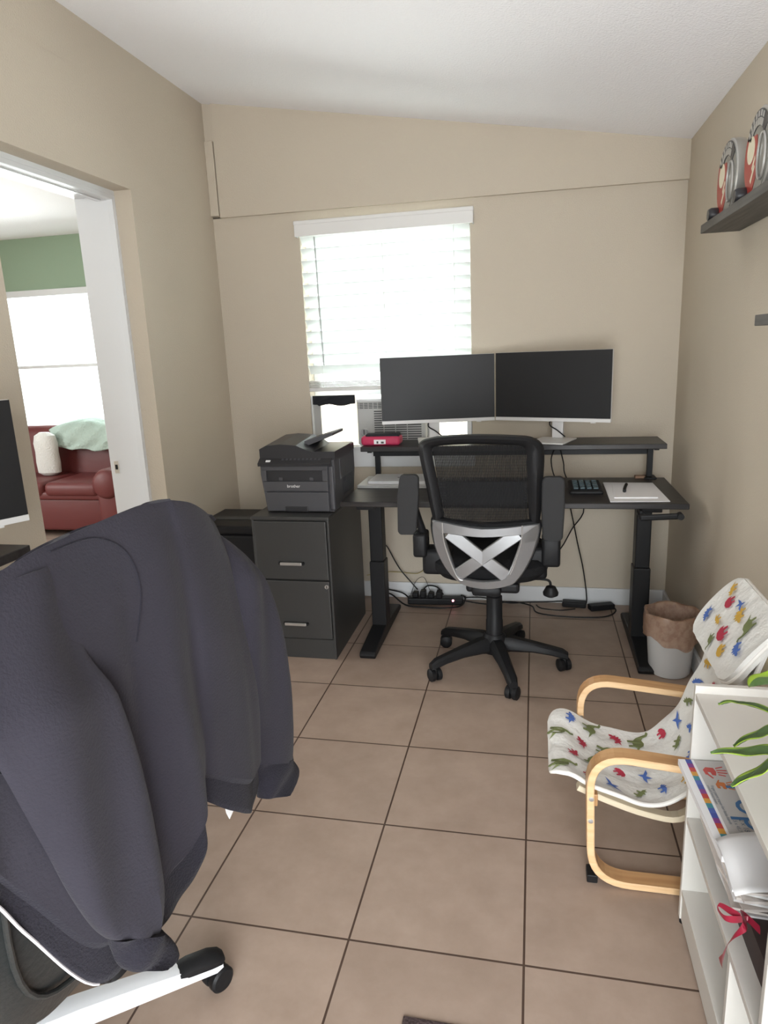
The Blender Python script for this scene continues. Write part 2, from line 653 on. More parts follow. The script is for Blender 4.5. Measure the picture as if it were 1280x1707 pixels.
# window in the back wall
mb = MB()
for a in ((WX0, WX0 + 0.035, WZ0, WZ1), (WX1 - 0.035, WX1, WZ0, WZ1), (WX0, WX1, WZ1 - 0.035, WZ1), (WX0, WX1, WZ0, WZ0 + 0.03)):
    mb.box(a[0], a[1], 0.10, 0.16, a[2], a[3], WHITE, 0.003)
mb.box(WX0, WX1, 0.09, 0.15, 1.255, 1.30, WHITE, 0.003)
mb.box(WX0 + 0.03, WX1 - 0.03, 0.125, 0.129, 1.30, WZ1 - 0.03, GLASS)
struct(mb, 'window_1')
mb = MB()
mb.box(WX0, WX1, -0.0, 0.2, WZ0 - 0.004, WZ0 + 0.008, WHITE, 0.002)
struct(mb, 'trim_3')
mb = MB()
mb.box(WX0 - 0.015, WX1 + 0.015, -0.014, -0.0005, 0.83, WZ0 - 0.01, WHITE, 0.003)
mb.box(WX0 - 0.02, WX1 + 0.02, -0.03, -0.0005, WZ0 - 0.012, WZ0 + 0.002, WHITE, 0.003)
struct(mb, 'trim_4')

# ------------------------------------------------------------------ living room through the doorway
LY = 2.05
LZC = 2.67
mb = MB()
mb.box(-5.2, -4.40, LY, LY + 0.15, 0, LZC, GREEN)
mb.box(-2.60, -1.2, LY, LY + 0.15, 0, LZC, GREEN)
mb.box(-4.40, -2.60, LY, LY + 0.15, 0, 0.88, GREEN)
mb.box(-4.40, -2.60, LY, LY + 0.15, 2.19, LZC, GREEN)
struct(mb, 'wall_living_back')
mb = MB()
mb.box(-5.2, -1.2, -4.2, 2.2, LZC, LZC + 0.1, CEIL)
struct(mb, 'ceiling_living')
mb = MB()
mb.box(-5.2, -5.05, -4.2, 2.2, 0, LZC, WALL)
mb.box(-5.2, -1.2, -4.35, -4.2, 0, LZC, WALL)
mb.box(-1.35, -1.2, 0.2, 2.05, 0, LZC, WALL)
struct(mb, 'wall_living_side')
mb = MB()
mb.box(-4.42, -2.58, LY - 0.02, LY + 0.03, 2.14, 2.20, WHITE, 0.004)
mb.box(-4.42, -2.58, LY - 0.03, LY + 0.03, 0.86, 0.90, WHITE, 0.004)
mb.box(-4.42, -4.37, LY - 0.02, LY + 0.03, 0.9, 2.14, WHITE, 0.004)
mb.box(-2.63, -2.58, LY - 0.02, LY + 0.03, 0.9, 2.14, WHITE, 0.004)
mb.box(-4.37, -2.63, LY + 0.04, LY + 0.07, 1.465, 1.495, WHITE, 0.004)
mb.box(-4.37, -2.63, LY + 0.08, LY + 0.084, 0.9, 2.14, GLASS)
struct(mb, 'window_2')

# ------------------------------------------------------------------ sofa
sofa = thing('sofa', (-3.2, 1.6, 0), 'dark red leather sofa under the bright window beyond the doorway', 'sofa')
mb = MB()
mb.box(-4.3, -2.5, 1.16, 1.98, 0.06, 0.36, RED, 0.03, 3)
mb.box(-4.3, -2.5, 1.14, 1.20, 0.34, 0.42, RED, 0.025, 3)
mb.build('base', sofa, True)
for x0, x1 in ((-4.1, -3.28), (-3.27, -2.73)):
    mb = MB()
    mb.box(x0, x1, 1.12, 1.75, 0.37, 0.50, RED, 0.05, 4)
    mb.build('seat_cushion', sofa, True)
mb = MB()
mb.box(-4.2, -2.6, 1.66, 1.98, 0.40, 0.93, RED, 0.09, 5, rot=(-0.12, 0, 0))
mb.build('backrest', sofa, True)
for x0 in (-4.42, -2.76):
    mb = MB()
    mb.rings([[Vector((x0 + 0.13 + r * math.cos(a), y, 0.49 + r * math.sin(a))) for a in [2 * PI * k / 24 for k in range(24)]] for y, r in ((1.07, 0.09), (1.09, 0.12), (1.13, 0.135), (1.9, 0.135), (1.95, 0.10))], RED)
    mb.box(x0 + 0.03, x0 + 0.23, 1.10, 1.93, 0.05, 0.5, RED, 0.03, 3)
    mb.build('arm', sofa, True)
for x in (-4.2, -2.65):
    for y in (1.2, 1.9):
        mb = MB()
        mb.cyl((x, y, 0), (x, y, 0.07), 0.02, BLK, 0.03)
        mb.build('leg', sofa)
# throw blanket draped over the sofa back
mb = MB()
rg = []
for i in range(25):
    s = i / 24
    x = -3.50 + 0.85 * s
    row = []
    prof = [(1.90, 0.90), (1.82, 0.985), (1.72, 0.985), (1.63, 0.955), (1.565, 0.88), (1.555, 0.80), (1.55, 0.765)]
    for j, (y, z) in enumerate(cat([(x, a, b) for a, b in prof], 3) and [(p.y, p.z) for p in cat([(x, a, b) for a, b in prof], 3)]):
        t = j / 18
        fall = (0.5 - abs(s - 0.55)) * 0.10 if t > 0.5 else 0
        lift = -0.10 * max(0, 0.28 - s) / 0.28
        row.append(Vector((x + 0.02 * math.sin(j * 1.3 + s * 5), y - 0.012 * math.sin(s * 26 + j), z + lift * (1 - t) - fall * (t - 0.5) * 2 + 0.008 * math.sin(s * 17) + 0.02 * math.sin(s * 7) * (1 - t))))
    rg.append(row)
mb.rings(rg, MINT, closed=False)
bl = mb.build('throw_blanket', None, True)
so = bl.modifiers.new('thick', 'SOLIDIFY')
so.thickness = 0.025
tag(bl, 'pale mint knitted throw blanket draped over the red sofa back', 'blanket')
mb = MB()
mb.rings([[Vector((-3.47 + 0.12 * r * math.cos(a), 1.50 + 0.07 * r * math.sin(a), z)) for a in [2 * PI * k / 20 for k in range(20)]] for r, z in ((0.6, 0.505), (0.95, 0.53), (1.0, 0.62), (0.95, 0.72), (1.0, 0.80), (0.85, 0.87), (0.4, 0.90))], WHITEF)
cu = mb.build('throw_pillow', None, True)
tag(cu, 'white plush pillow standing on the red sofa seat', 'pillow')

# ------------------------------------------------------------------ window blind
bl = thing('window_blind', (0.096, -0.03, 2.24), 'white faux wood blind with wide slats over the back window', 'window blind')
mb = MB()
mb.box(-0.405, 0.600, -0.055, -0.045, 2.155, 2.238, BLINDR, 0.003)
mb.box(-0.405, -0.398, -0.045, -0.003, 2.155, 2.238, BLINDR)
mb.box(0.593, 0.600, -0.045, -0.003, 2.155, 2.238, BLINDR)
mb.box(-0.407, 0.602, -0.058, -0.040, 2.216, 2.238, BLINDR, 0.004)
mb.build('valance', bl)
mb = MB()
zz = 2.135
k = 0
while zz > 1.40:
    a = math.radians(50)
    hw = 0.0315
    dy, dz = hw * math.cos(a), hw * math.sin(a)
    th = 0.0016
    yc = 0.012
    pr_ = [(yc - dy, zz + dz), (yc, zz + 0.004), (yc + dy, zz - dz)]
    rr = [[Vector((WX0 + 0.003, y, z + th)) for y, z in pr_] + [Vector((WX0 + 0.003, y, z - th)) for y, z in reversed(pr_)],
          [Vector((WX1 - 0.003, y, z + th)) for y, z in pr_] + [Vector((WX1 - 0.003, y, z - th)) for y, z in reversed(pr_)]]
    mb.rings(rr, BLIND, smooth=False)
    zz -= 0.0655
mb.build('slats', bl)
mb = MB()
for i in range(5):
    z = 1.315 + i * 0.0075
    mb.box(WX0 + 0.004, WX1 - 0.004, -0.018, 0.042, z, z + 0.004, BLINDR, 0.001)
mb.box(WX0 + 0.004, WX1 - 0.004, -0.018, 0.042, 1.288, 1.311, BLINDR, 0.004)
mb.build('bottom_rail', bl)
mb = MB()
for x in (-0.30, 0.09, 0.49):
    for y in (-0.016, 0.040):
        mb.cyl((x, y, 1.3), (x, y, 2.16), 0.0012, BLINDR, n=6)
mb.build('lift_cords', bl)
mb = MB()
mb.tube([(-0.295, -0.035, 2.15), (-0.290, -0.036, 1.9), (-0.283, -0.036, 1.44)], 0.0045, mat('clear_wand_plastic', (0.45, 0.47, 0.47), 0.3), n=8)
mb.build('tilt_wand', bl)

# ------------------------------------------------------------------ window air conditioner
ac = thing('window_air_conditioner', (0.1, 0.0, WZ0), 'pale window air conditioner with slotted grille behind the left monitor', 'air conditioner')
mb = MB()
mb.box(-0.10, 0.315, -0.03, 0.35, WZ0 + 0.010, 1.235, ACW, 0.012, 3)
mb.box(-0.10, 0.315, -0.033, -0.025, 1.222, 1.236, WHITE, 0.003)
mb.build('body', ac)
mb = MB()
for i in range(14):
    z = 0.985 + i * 0.0135
    mb.box(0.005, 0.285, -0.0335, -0.0295, z, z + 0.0062, ACD)
for x in (0.06, 0.13, 0.2):
    mb.box(x, x + 0.004, -0.036, -0.029, 0.98, 1.17, ACW)
mb.build('intake_grille', ac)
mb = MB()
for i in range(4):
    z = 1.182 + i * 0.009
    mb.box(-0.09, 0.29, -0.0335, -0.0295, z, z + 0.004, ACD)
for i in range(13):
    x = -0.085 + i * 0.028
    mb.box(x, x + 0.004, -0.036, -0.029, 1.18, 1.216, ACW)
mb.build('outlet_louvre', ac)
mb = MB()
mb.cyl((-0.055, -0.055, 1.045), (-0.055, -0.028, 1.045), 0.018, CHROME)
mb.box(-0.057, -0.053, -0.058, -0.05, 1.03, 1.06, BLK)
mb.build('knob', ac)
for xa, xb in ((-0.335, -0.105), (0.335, 0.545)):
    mb = MB()
    n = int((xb - xa) / 0.012)
    pts = []
    for i in range(n + 1):
        x = xa + (xb - xa) * i / n
        pts.append((x, 0.012 if i % 2 else 0.026))
    mb.rings([[Vector((x, y, WZ0 + 0.01)) for x, y in pts], [Vector((x, y, 1.25)) for x, y in pts]], ACC, closed=False, smooth=False)
    sp = mb.build('side_panel', ac)
mb = MB()
mb.box(WX0 + 0.002, WX0 + 0.012, 0.0, 0.05, WZ0 + 0.01, 1.26, WHITE, 0.002)
mb.box(WX0 + 0.011, -0.335, 0.015, 0.03, WZ0 + 0.01, 1.25, ACW, 0.002)
mb.build('mounting_frame', ac)
mb = MB()
mb.box(0.548, WX1 - 0.002, 0.0, 0.05, WZ0 + 0.01, 1.26, WHITE, 0.002)
mb.build('mounting_frame', ac)
mb = MB()
mb.box(0.317, 0.333, 0.0, 0.04, WZ0 + 0.01, 1.25, ACW, 0.002)
mb.build('mounting_frame', ac)
mb = MB()
out = []
for i in range(20):
    x = -0.375 + 0.262 * i / 19
    out.append((x, 1.262))
for i in range(20):
    x = -0.113 - 0.262 * i / 19
    out.append((x, (1.205 if x > -0.335 else 1.215) + 0.006 * math.sin(x * 40)))
mb.prism(out, lambda x, z, d: Vector((x, -0.012 + d + 0.003 * math.sin(x * 60), z)), BLKC, 0.012)
o = mb.build('cloth_strip')
tag(o, 'black cloth strip stuffed along the top of the pleated panel left of the air conditioner', 'cloth')

# ------------------------------------------------------------------ filing cabinet
CX0, CX1, CY0, CY1, CZ = -0.435, -0.037, -0.928, -0.30, 0.745
cab = thing('filing_cabinet', (-0.236, -0.6, 0), 'charcoal steel two drawer filing cabinet under the printer', 'filing cabinet')
mb = MB()
mb.box(CX0, CX1, CY0 + 0.018, CY1, 0.0, CZ - 0.001, CAB, 0.004)
mb.box(CX0 - 0.002, CX1 + 0.002, CY0 + 0.004, CY1, CZ - 0.018, CZ, CAB, 0.004)
mb.box(CX0, CX0 + 0.012, CY0 + 0.006, CY0 + 0.02, 0.0, CZ - 0.01, CAB, 0.003)
mb.box(CX1 - 0.012, CX1, CY0 + 0.006, CY0 + 0.02, 0.0, CZ - 0.01, CAB, 0.003)
mb.box(CX0 + 0.012, CX1 - 0.012, CY0 + 0.010, CY0 + 0.02, 0.0, 0.105, CAB, 0.003)
mb.build('body', cab)
for z0, z1, hz in ((0.424, CZ - 0.022, 0.513), (0.110, 0.418, 0.195)):
    mb = MB()
    mb.box(CX0 + 0.014, CX1 - 0.014, CY0, CY0 + 0.02, z0, z1, CAB, 0.005)
    dr = mb.build('drawer', cab)
    mb = MB()
    xc = -0.236
    mb.box(xc - 0.056, xc + 0.056, CY0 - 0.022, CY0 - 0.013, hz - 0.009, hz + 0.006, CHROME, 0.003)
    mb.box(xc - 0.066, xc - 0.05, CY0 - 0.016, CY0, hz - 0.008, hz + 0.005, BLK, 0.003)
    mb.box(xc + 0.05, xc + 0.066, CY0 - 0.016, CY0, hz - 0.008, hz + 0.005, BLK, 0.003)
    h = mb.build('handle', dr)
mb = MB()
mb.cyl((-0.064, CY0 - 0.006, 0.392), (-0.064, CY0 + 0.002, 0.392), 0.010, CHROME)
mb.box(-0.066, -0.062, CY0 - 0.007, CY0 - 0.005, 0.385, 0.399, BLK)
mb.build('lock', cab)

mb = MB()
mb.box(-0.84, -0.50, -0.74, -0.36, 0.0, 0.60, BLK, 0.02, 3)
mb.box(-0.85, -0.49, -0.75, -0.35, 0.60, 0.645, BLK, 0.012, 3)
mb.box(-0.80, -0.54, -0.60, -0.54, 0.643, 0.647, ACD)
o = mb.build('shredder_bin')
tag(o, 'black lidded box standing in the corner left of the filing cabinet', 'bin')

# ------------------------------------------------------------------ printer
PX0, PX1, PY0, PY1, PZ = -0.400, -0.020, -0.835, -0.44, 0.745
prn = thing('printer', (-0.21, -0.64, PZ), 'charcoal multifunction laser printer on top of the filing cabinet', 'printer')
mb = MB()
mb.prism([(PX0 + 0.018, PZ + 0.004), (PX1 - 0.012, PZ + 0.004), (PX1, PZ + 0.16), (PX1, PZ + 0.262), (PX0 - 0.004, PZ + 0.262), (PX0 - 0.004, PZ + 0.19)],
         lambda x, z, d: Vector((x, PY0 + 0.012 + d, z)), PRN, PY1 - PY0 - 0.02)
for z0, z1 in ((PZ + 0.006, PZ + 0.104), (PZ + 0.108, PZ + 0.158)):
    mb.box(PX0 + 0.022 - (z0 - PZ) * 0.1, PX1 - 0.035, PY0, PY0 + 0.02, z0, z1, PRN, 0.004)
mb.box(PX1 - 0.033, PX1 - 0.004, PY0 + 0.004, PY0 + 0.03, PZ + 0.01, PZ + 0.235, PRN, 0.010, 3)
mb.box(PX0, PX1 - 0.035, PY0 + 0.002, PY0 + 0.02, PZ + 0.212, PZ + 0.235, PRN, 0.003)
mb.box(PX0 + 0.002, PX0 + 0.028, PY0 + 0.002, PY0 + 0.02, PZ + 0.158, PZ + 0.22, PRN, 0.003)
mb.box(PX1 - 0.062, PX1 - 0.035, PY0 + 0.002, PY0 + 0.02, PZ + 0.158, PZ + 0.22, PRN, 0.003)
for i in range(9):
    y = PY0 + 0.16 + i * 0.022
    mb.box(PX1 - 0.001, PX1 + 0.0015, y, y + 0.006, PZ + 0.06, PZ + 0.15, PRND)
mb.box(PX1 - 0.002, PX1 + 0.003, PY0 + 0.10, PY0 + 0.112, PZ + 0.15, PZ + 0.25, PRN, 0.002)
mb.build('body', prn)
mb = MB()
mb.box(PX0 + 0.028, PX1 - 0.062, PY0 + 0.0115, PY0 + 0.013, PZ + 0.158, PZ + 0.213, PRND)
mb.box(PX0 + 0.09, PX0 + 0.11, PY0 + 0.006, PY0 + 0.012, PZ + 0.160, PZ + 0.178, PRN, 0.003)
mb.box(PX0 + 0.25, PX0 + 0.27, PY0 + 0.006, PY0 + 0.012, PZ + 0.160, PZ + 0.178, PRN, 0.003)
mb.build('output_slot', prn)
mb = MB()
mb.box(-0.285, -0.165, PY0 - 0.003, PY0 + 0.004, PZ + 0.004, PZ + 0.032, PRND, 0.004)
mb.build('tray_grip', prn)
mb = MB()
text_into(mb, 'brother', 0.0215, LETTER, lambda x, y, d: Vector((-0.232 + x, PY0 - d - 0.0004, PZ + 0.128 + y)), align='CENTER')
o = mb.build('lettering', prn)
o['label'] = 'small white lettering'
mb = MB()
pts = [(PY0 - 0.01, PZ + 0.236), (PY0 - 0.012, PZ + 0.250), (PY0 + 0.04, PZ + 0.283), (PY0 + 0.05, PZ + 0.283), (PY0 + 0.05, PZ + 0.236)]
mb.prism(pts, lambda y, z, d: Vector((PX0 - 0.008 + d, y, z)), PRND, PX1 - PX0 - 0.005)
mb.box(PX0 + 0.03, PX0 + 0.055, PY0 - 0.002, PY0 + 0.012, PZ + 0.255, PZ + 0.262, LETTER, 0.002, rot=(0.57, 0, 0))
for i in range(10):
    x = PX0 + 0.11 + i * 0.021
    mb.box(x, x + 0.012, PY0 + 0.008, PY0 + 0.022, PZ + 0.262, PZ + 0.268, PRN, 0.002, rot=(0.57, 0, 0))
mb.build('control_panel', prn)
# scanner lid with document feeder hump on the left, low on the right
mb = MB()
hump = [(PX0 - 0.006, PZ + 0.262), (PX1 + 0.002, PZ + 0.262), (PX1 + 0.002, PZ + 0.302), (PX1 - 0.11, PZ + 0.302), (PX0 + 0.235, PZ + 0.330), (PX0 + 0.185, PZ + 0.352), (PX0 + 0.10, PZ + 0.358), (PX0 + 0.03, PZ + 0.352), (PX0 - 0.006, PZ + 0.335)]
mb.prism(hump, lambda x, z, d: Vector((x, PY0 + 0.02 + d, z - (0.018 if d == 0 and z > PZ + 0.32 else 0))), PRND, PY1 - PY0 - 0.10)
mb.box(PX0 + 0.02, PX1 + 0.002, PY1 - 0.085, PY1, PZ + 0.255, PZ + 0.30, PRND, 0.008)
mb.build('scanner_lid', prn)
mb = MB()
mb.prism([(PX0 + 0.21, PZ + 0.318), (PX0 + 0.35, PZ + 0.368), (PX0 + 0.350, PZ + 0.381), (PX0 + 0.335, PZ + 0.381), (PX0 + 0.20, PZ + 0.342)], lambda x, z, d: Vector((x, PY0 + 0.11 + d, z)), PRN, 0.20)
mb.build('feeder_tray', prn)

# ------------------------------------------------------------------ standing desks
DX0, DX1, DYF, DYB, DZT = 0.0, 1.602, -0.83, -0.205, 0.80
dk = thing('standing_desk', (0.8, -0.5, 0), 'black standing desk with a raised monitor shelf against the back wall', 'desk')
mb = MB()
mb.box(DX0, DX1, DYF, DYB, DZT - 0.026, DZT, DESK, 0.004)
mb.build('desktop', dk)
for lx in (0.115, 1.452):
    mb = MB()
    mb.box(lx - 0.04, lx + 0.04, -0.60, -0.50, 0.04, 0.42, BLKM, 0.006)
    mb.box(lx - 0.035, lx + 0.035, -0.595, -0.505, 0.42, DZT - 0.05, BLKM, 0.006)
    mb.box(lx - 0.045, lx + 0.045, -0.79, -0.24, DZT - 0.05, DZT - 0.027, BLKM, 0.003)
    lg = mb.build('leg', dk)
    mb = MB()
    pts = [(-0.89, 0.006), (-0.90, 0.02), (-0.885, 0.036), (-0.60, 0.062), (-0.50, 0.062), (-0.22, 0.036), (-0.19, 0.02), (-0.20, 0.006)]
    mb.prism(pts, lambda y, z, d: Vector((lx - 0.041 + d, y, z - 0.006 if z < 0.01 else z)), BLKM, 0.082)
    ft = mb.build('foot', lg)
    bv = ft.modifiers.new('bev', 'BEVEL')
    bv.width = 0.006
    bv.segments = 2
mb = MB()
mb.box(0.16, 1.40, -0.59, -0.56, DZT - 0.062, DZT - 0.028, BLKM, 0.003)
mb.box(0.16, 1.40, -0.30, -0.27, DZT - 0.062, DZT - 0.028, BLKM, 0.003)
mb.build('crossbar', dk)
mb = MB()
mb.box(1.39, 1.40, -0.86, -0.80, 0.735, DZT - 0.027, BLKM, 0.002)
mb.tube([(1.396, -0.80, 0.752), (1.396, -0.865, 0.752), (1.41, -0.875, 0.752)], 0.011, BLKM)
mb.box(1.39, 1.567, -0.885, -0.868, 0.738, 0.766, BLKM, 0.008, 3, rot=(0, -0.06, 0))
mb.cyl((1.555, -0.90, 0.758), (1.555, -0.86, 0.758), 0.014, BLKM)
mb.build('crank_handle', dk)
SZ = 1.010
mb = MB()
mb.box(0.012, 1.568, -0.425, -0.145, SZ - 0.026, SZ, DESK, 0.003)
mb.build('monitor_shelf', dk)
for lx in (0.055, 1.525):
    mb = MB()
    mb.box(lx - 0.014, lx + 0.014, -0.215, -0.185, DZT - 0.0, SZ - 0.026, BLKM, 0.002)
    mb.box(lx - 0.012, lx + 0.012, -0.40, -0.16, SZ - 0.036, SZ - 0.026, BLKM, 0.002)
    mb.box(lx - 0.03, lx + 0.03, -0.26, -0.17, DZT, DZT + 0.008, BLKM, 0.002)
    mb.build('shelf_support', dk)
mb = MB()
mb.box(0.03, 1.51, -0.205, -0.193, SZ - 0.085, SZ - 0.055, BLKM, 0.002)
mb.build('rear_rail', dk)
mb = MB()
mb.box(1.45, 1.50, -0.24, -0.205, DZT, DZT + 0.014, BRN, 0.003)
o = mb.build('clamp_block', dk)
o['label'] = 'small brown clamp block'

# second desk with riser, by the doorway
d2 = thing('standing_desk', (-0.6, -2.9, 0), 'second black desk with a riser along the left wall beside the doorway', 'desk')
mb = MB()
mb.box(-0.90, -0.34, -3.75, -2.30, 0.724, 0.75, DESK, 0.004)
mb.build('desktop', d2)
mb = MB()
mb.box(-0.895, -0.585, -3.65, -2.237, 0.955, 0.985, DESK, 0.003)
mb.build('monitor_shelf', d2)
for y in (-2.36, -3.6):
    mb = MB()
    mb.box(-0.87, -0.84, y - 0.015, y + 0.015, 0.75, 0.955, BLKM, 0.002)
    mb.box(-0.88, -0.62, y - 0.012, y + 0.012, 0.945, 0.955, BLKM, 0.002)
    mb.build('shelf_support', d2)
for y in (-2.42, -3.62):
    mb = MB()
    mb.box(-0.65, -0.57, y - 0.035, y + 0.035, 0.05, 0.724, BLKM, 0.005)
    mb.box(-0.88, -0.36, y - 0.035, y + 0.035, 0.0, 0.05, BLKM, 0.008)
    mb.build('leg', d2)


# ------------------------------------------------------------------ monitors
def make_monitor(c, yaw, label, group, base_x=0.0, h=0.362, wd=0.612, foot_z=1.010, base_dy=0.06, base_shift=0.0):
    """c = bottom centre of the screen front; yaw turns it about z"""
    t = thing('monitor', (c[0], c[1], foot_z), label, 'monitor', group)
    R = Matrix.Rotation(yaw, 4, 'Z')
    T = Matrix.Translation(Vector(c)) @ R

    def put(mb, name, parent):
        for v in mb.bm.verts:
            v.co = T @ v.co
        return mb.build(name, parent)
    mb = MB()
    mb.box(-wd / 2, wd / 2, 0.001, 0.022, 0.0, h, MONW, 0.003)
    mb.box(-0.13, 0.13, 0.022, 0.05, 0.06, 0.28, MONW, 0.012)
    hs = put(mb, 'housing', t)
    mb = MB()
    mb.box(-wd / 2 + 0.001, wd / 2 - 0.001, -0.001, 0.001, 0.019, h - 0.001, SCRN)
    put(mb, 'screen', t)
    mb = MB()
    mb.box(-wd / 2, wd / 2, -0.0025, 0.001, 0.0, 0.0185, CHROME if False else MONW, 0.001)
    mb.box(wd / 2 - 0.10, wd / 2 - 0.075, -0.003, 0.005, -0.005, 0.0, MONW)
    put(mb, 'bottom_bezel', t)
    dz = foot_z - c[2]
    mb = MB()
    mb.box(-0.03 + base_shift, 0.03 + base_shift, 0.05, 0.072, dz + 0.008, 0.16, MONW, 0.004)
    put(mb, 'stand', t)
    mb = MB()
    mb.box(-0.095 + base_shift, 0.095 + base_shift, -0.14, 0.09, dz, dz + 0.008, MONW, 0.003)
    put(mb, 'stand_base', t)
    mb = MB()
    mb.tube([(base_shift - 0.02, 0.035, 0.03), (base_shift - 0.035, 0.03, -0.02), (base_shift + 0.005, 0.035, -0.05), (base_shift + 0.045, 0.045, -0.085)], 0.0035, BLK)
    put(mb, 'cable', t)
    return t


make_monitor((0.408, -0.200, 1.110), math.radians(11), 'left wide black screen monitor on the desk shelf, in front of the window', 'paired monitors on the desk shelf', h=0.362, wd=0.624, base_shift=-0.02)
make_monitor((1.012, -0.262, 1.112), math.radians(-20.5), 'right wide black screen monitor on the desk shelf, in front of bare wall', 'paired monitors on the desk shelf', wd=0.622, base_shift=0.02)
make_monitor((-0.715, -2.505, 1.062), math.radians(90 - 27), 'tall dark monitor with white lower bezel on the riser by the doorway', 'monitors', foot_z=0.985, h=0.365)

# ------------------------------------------------------------------ things on the shelf and the desk
mb = MB()
mb.box(0.005, 0.222, -0.385, -0.28, SZ, SZ + 0.052, PINK, 0.018, 4, taper=None)
o = tag(mb.build('pencil_pouch', None, True), 'raspberry pink zip pouch with a white tag on the desk shelf', 'pouch')
mb = MB()
mb.box(0.03, 0.215, -0.375, -0.30, SZ + 0.045, SZ + 0.062, BLKC, 0.007, 3)
mb.build('zip_top', o)
mb = MB()
mb.box(0.08, 0.145, -0.388, -0.3845, SZ + 0.010, SZ + 0.034, LETTER, 0.001)
mb.box(0.095, 0.105, -0.3895, -0.388, SZ + 0.014, SZ + 0.026, ACD)
mb.box(0.12, 0.135, -0.3895, -0.388, SZ + 0.014, SZ + 0.024, ACD)
tg = mb.build('tag', o)

lap = thing('laptop', (0.18, -0.42, DZT), 'larger grey laptop lying closed on the desk, under a smaller laptop', 'laptop', 'closed laptops stacked on the desk')
mb = MB()
mb.box(0.004, 0.385, -0.505, -0.235, DZT, DZT + 0.009, LAPG, 0.004)
mb.build('base', lap)
mb = MB()
mb.box(0.004, 0.385, -0.505, -0.235, DZT + 0.010, DZT + 0.016, LAPG, 0.003)
mb.build('lid', lap)
lap2 = thing('laptop', (0.2, -0.37, DZT + 0.016), 'smaller bright silver laptop resting on the larger grey one', 'laptop', 'closed laptops stacked on the desk')
mb = MB()
mb.box(0.055, 0.365, -0.465, -0.245, DZT + 0.016, DZT + 0.024, LAP, 0.003)
mb.build('base', lap2)
mb = MB()
mb.box(0.055, 0.365, -0.465, -0.245, DZT + 0.025, DZT + 0.030, LAP, 0.002)
ld = mb.build('lid', lap2)
mb = MB()
for dx in (-0.006, 0.006):
    mb.lathe([(0.010, 0), (0.010, 0.0006)], (0.212 + dx, -0.352, DZT + 0.030), BLK, 16)
mb.prism([(0.215, -0.338), (0.222, -0.327), (0.219, -0.339)], lambda x, y, d: Vector((x, y, DZT + 0.030 + d)), BLK, 0.0006)
mb.build('emblem', ld)

# number pad / calculator
ca = thing('calculator', (1.17, -0.5, DZT), 'small black calculator with pale blue keys on the desk', 'calculator')
mb = MB()
mb.box(1.098, 1.255, -0.64, -0.40, DZT, DZT + 0.022, BLK, 0.01, 3, rot=(0.04, 0, 0))
mb.build('body', ca)
KEY = mat('blue_grey_key', (0.05, 0.085, 0.10), 0.35)
for r in range(5):
    for c in range(4):
        mb = MB()
        mb.box(1.118 + c * 0.031, 1.142 + c * 0.031, -0.60 + r * 0.036, -0.576 + r * 0.036, DZT + 0.018 + r * 0.0015, DZT + 0.027 + r * 0.0015, KEY, 0.003)
        mb.build('key', ca)
mb = MB()
mb.prism([(1.278, -0.355), (1.518, -0.365), (1.528, -0.785), (1.270, -0.80)], lambda x, y, d: Vector((x, y, DZT + d)), PAPER, 0.003)
tag(mb.build('paper_sheets'), 'larger white paper sheets lying flat on the right side of the desk', 'paper')
mb = MB()
mb.prism([(1.316, -0.42), (1.488, -0.41), (1.485, -0.73), (1.293, -0.735)], lambda x, y, d: Vector((x, y, DZT + 0.003 + d)), PAPER, 0.006)
tag(mb.build('notepad'), 'small white notepad on top of the larger paper sheets', 'notepad')
mb = MB()
mb.tube([(1.378, -0.47, DZT + 0.016), (1.360, -0.56, DZT + 0.016), (1.350, -0.63, DZT + 0.016)], [0.0075, 0.0075, 0.008], BLK, n=12)
tag(mb.build('pen', None, True), 'short black pen lying on the white notepad', 'pen')

# ------------------------------------------------------------------ mesh back office chair (seen from behind)
ch = thing('office_chair', (0.75, -0.887, 0), 'black mesh back office chair with a silver cross brace, turned to the desk', 'office chair')
HC = Vector((0.75, -0.887, 0))
mb = MB()
mb.lathe([(0.02, 0.075), (0.055, 0.08), (0.062, 0.12), (0.054, 0.16), (0.044, 0.175)], HC, BLK)
mb.build('hub', ch, True)
for ang in (0, 72, 144, 216, 288):
    a = math.radians(ang - 1)
    d = Vector((math.cos(a), math.sin(a), 0))
    s = Vector((-math.sin(a), math.cos(a), 0))
    mb = MB()
    rg = []
    for r, z, hw, hh in ((0.02, 0.118, 0.038, 0.040), (0.08, 0.124, 0.036, 0.034), (0.18, 0.114, 0.030, 0.024), (0.27, 0.098, 0.026, 0.020), (0.32, 0.086, 0.025, 0.020), (0.345, 0.074, 0.019, 0.015)):
        c = HC + d * r + Vector((0, 0, z))
        rg.append([c + s * (hw * x) + Vector((0, 0, hh * y)) for x, y in ((-1, -0.6), (-0.7, -1), (0.7, -1), (1, -0.6), (0.9, 0.5), (0.5, 1), (-0.5, 1), (-0.9, 0.5))])
    mb.rings(rg, BLK)
    lg = mb.build('leg', ch, True)
    mb = MB()
    cc = HC + d * 0.325
    sw = math.radians(ang * 1.7 + 30)
    ax = Vector((math.cos(sw), math.sin(sw), 0))
    for sg in (-1, 1):
        mb.lathe([(0.004, 0.005 * sg), (0.029, 0.006 * sg), (0.0305, 0.010 * sg), (0.0305, 0.025 * sg), (0.022, 0.030 * sg), (0.004, 0.031 * sg)], cc + Vector((0, 0, 0.0306)), BLK, 20, axis=ax)
    mb.box(cc.x - 0.012, cc.x + 0.012, cc.y - 0.012, cc.y + 0.012, 0.025, 0.062, BLK, 0.004)
    mb.cyl(cc + Vector((0, 0, 0.05)), cc + Vector((0, 0, 0.08)), 0.007, BLK)
    mb.build('caster', lg)
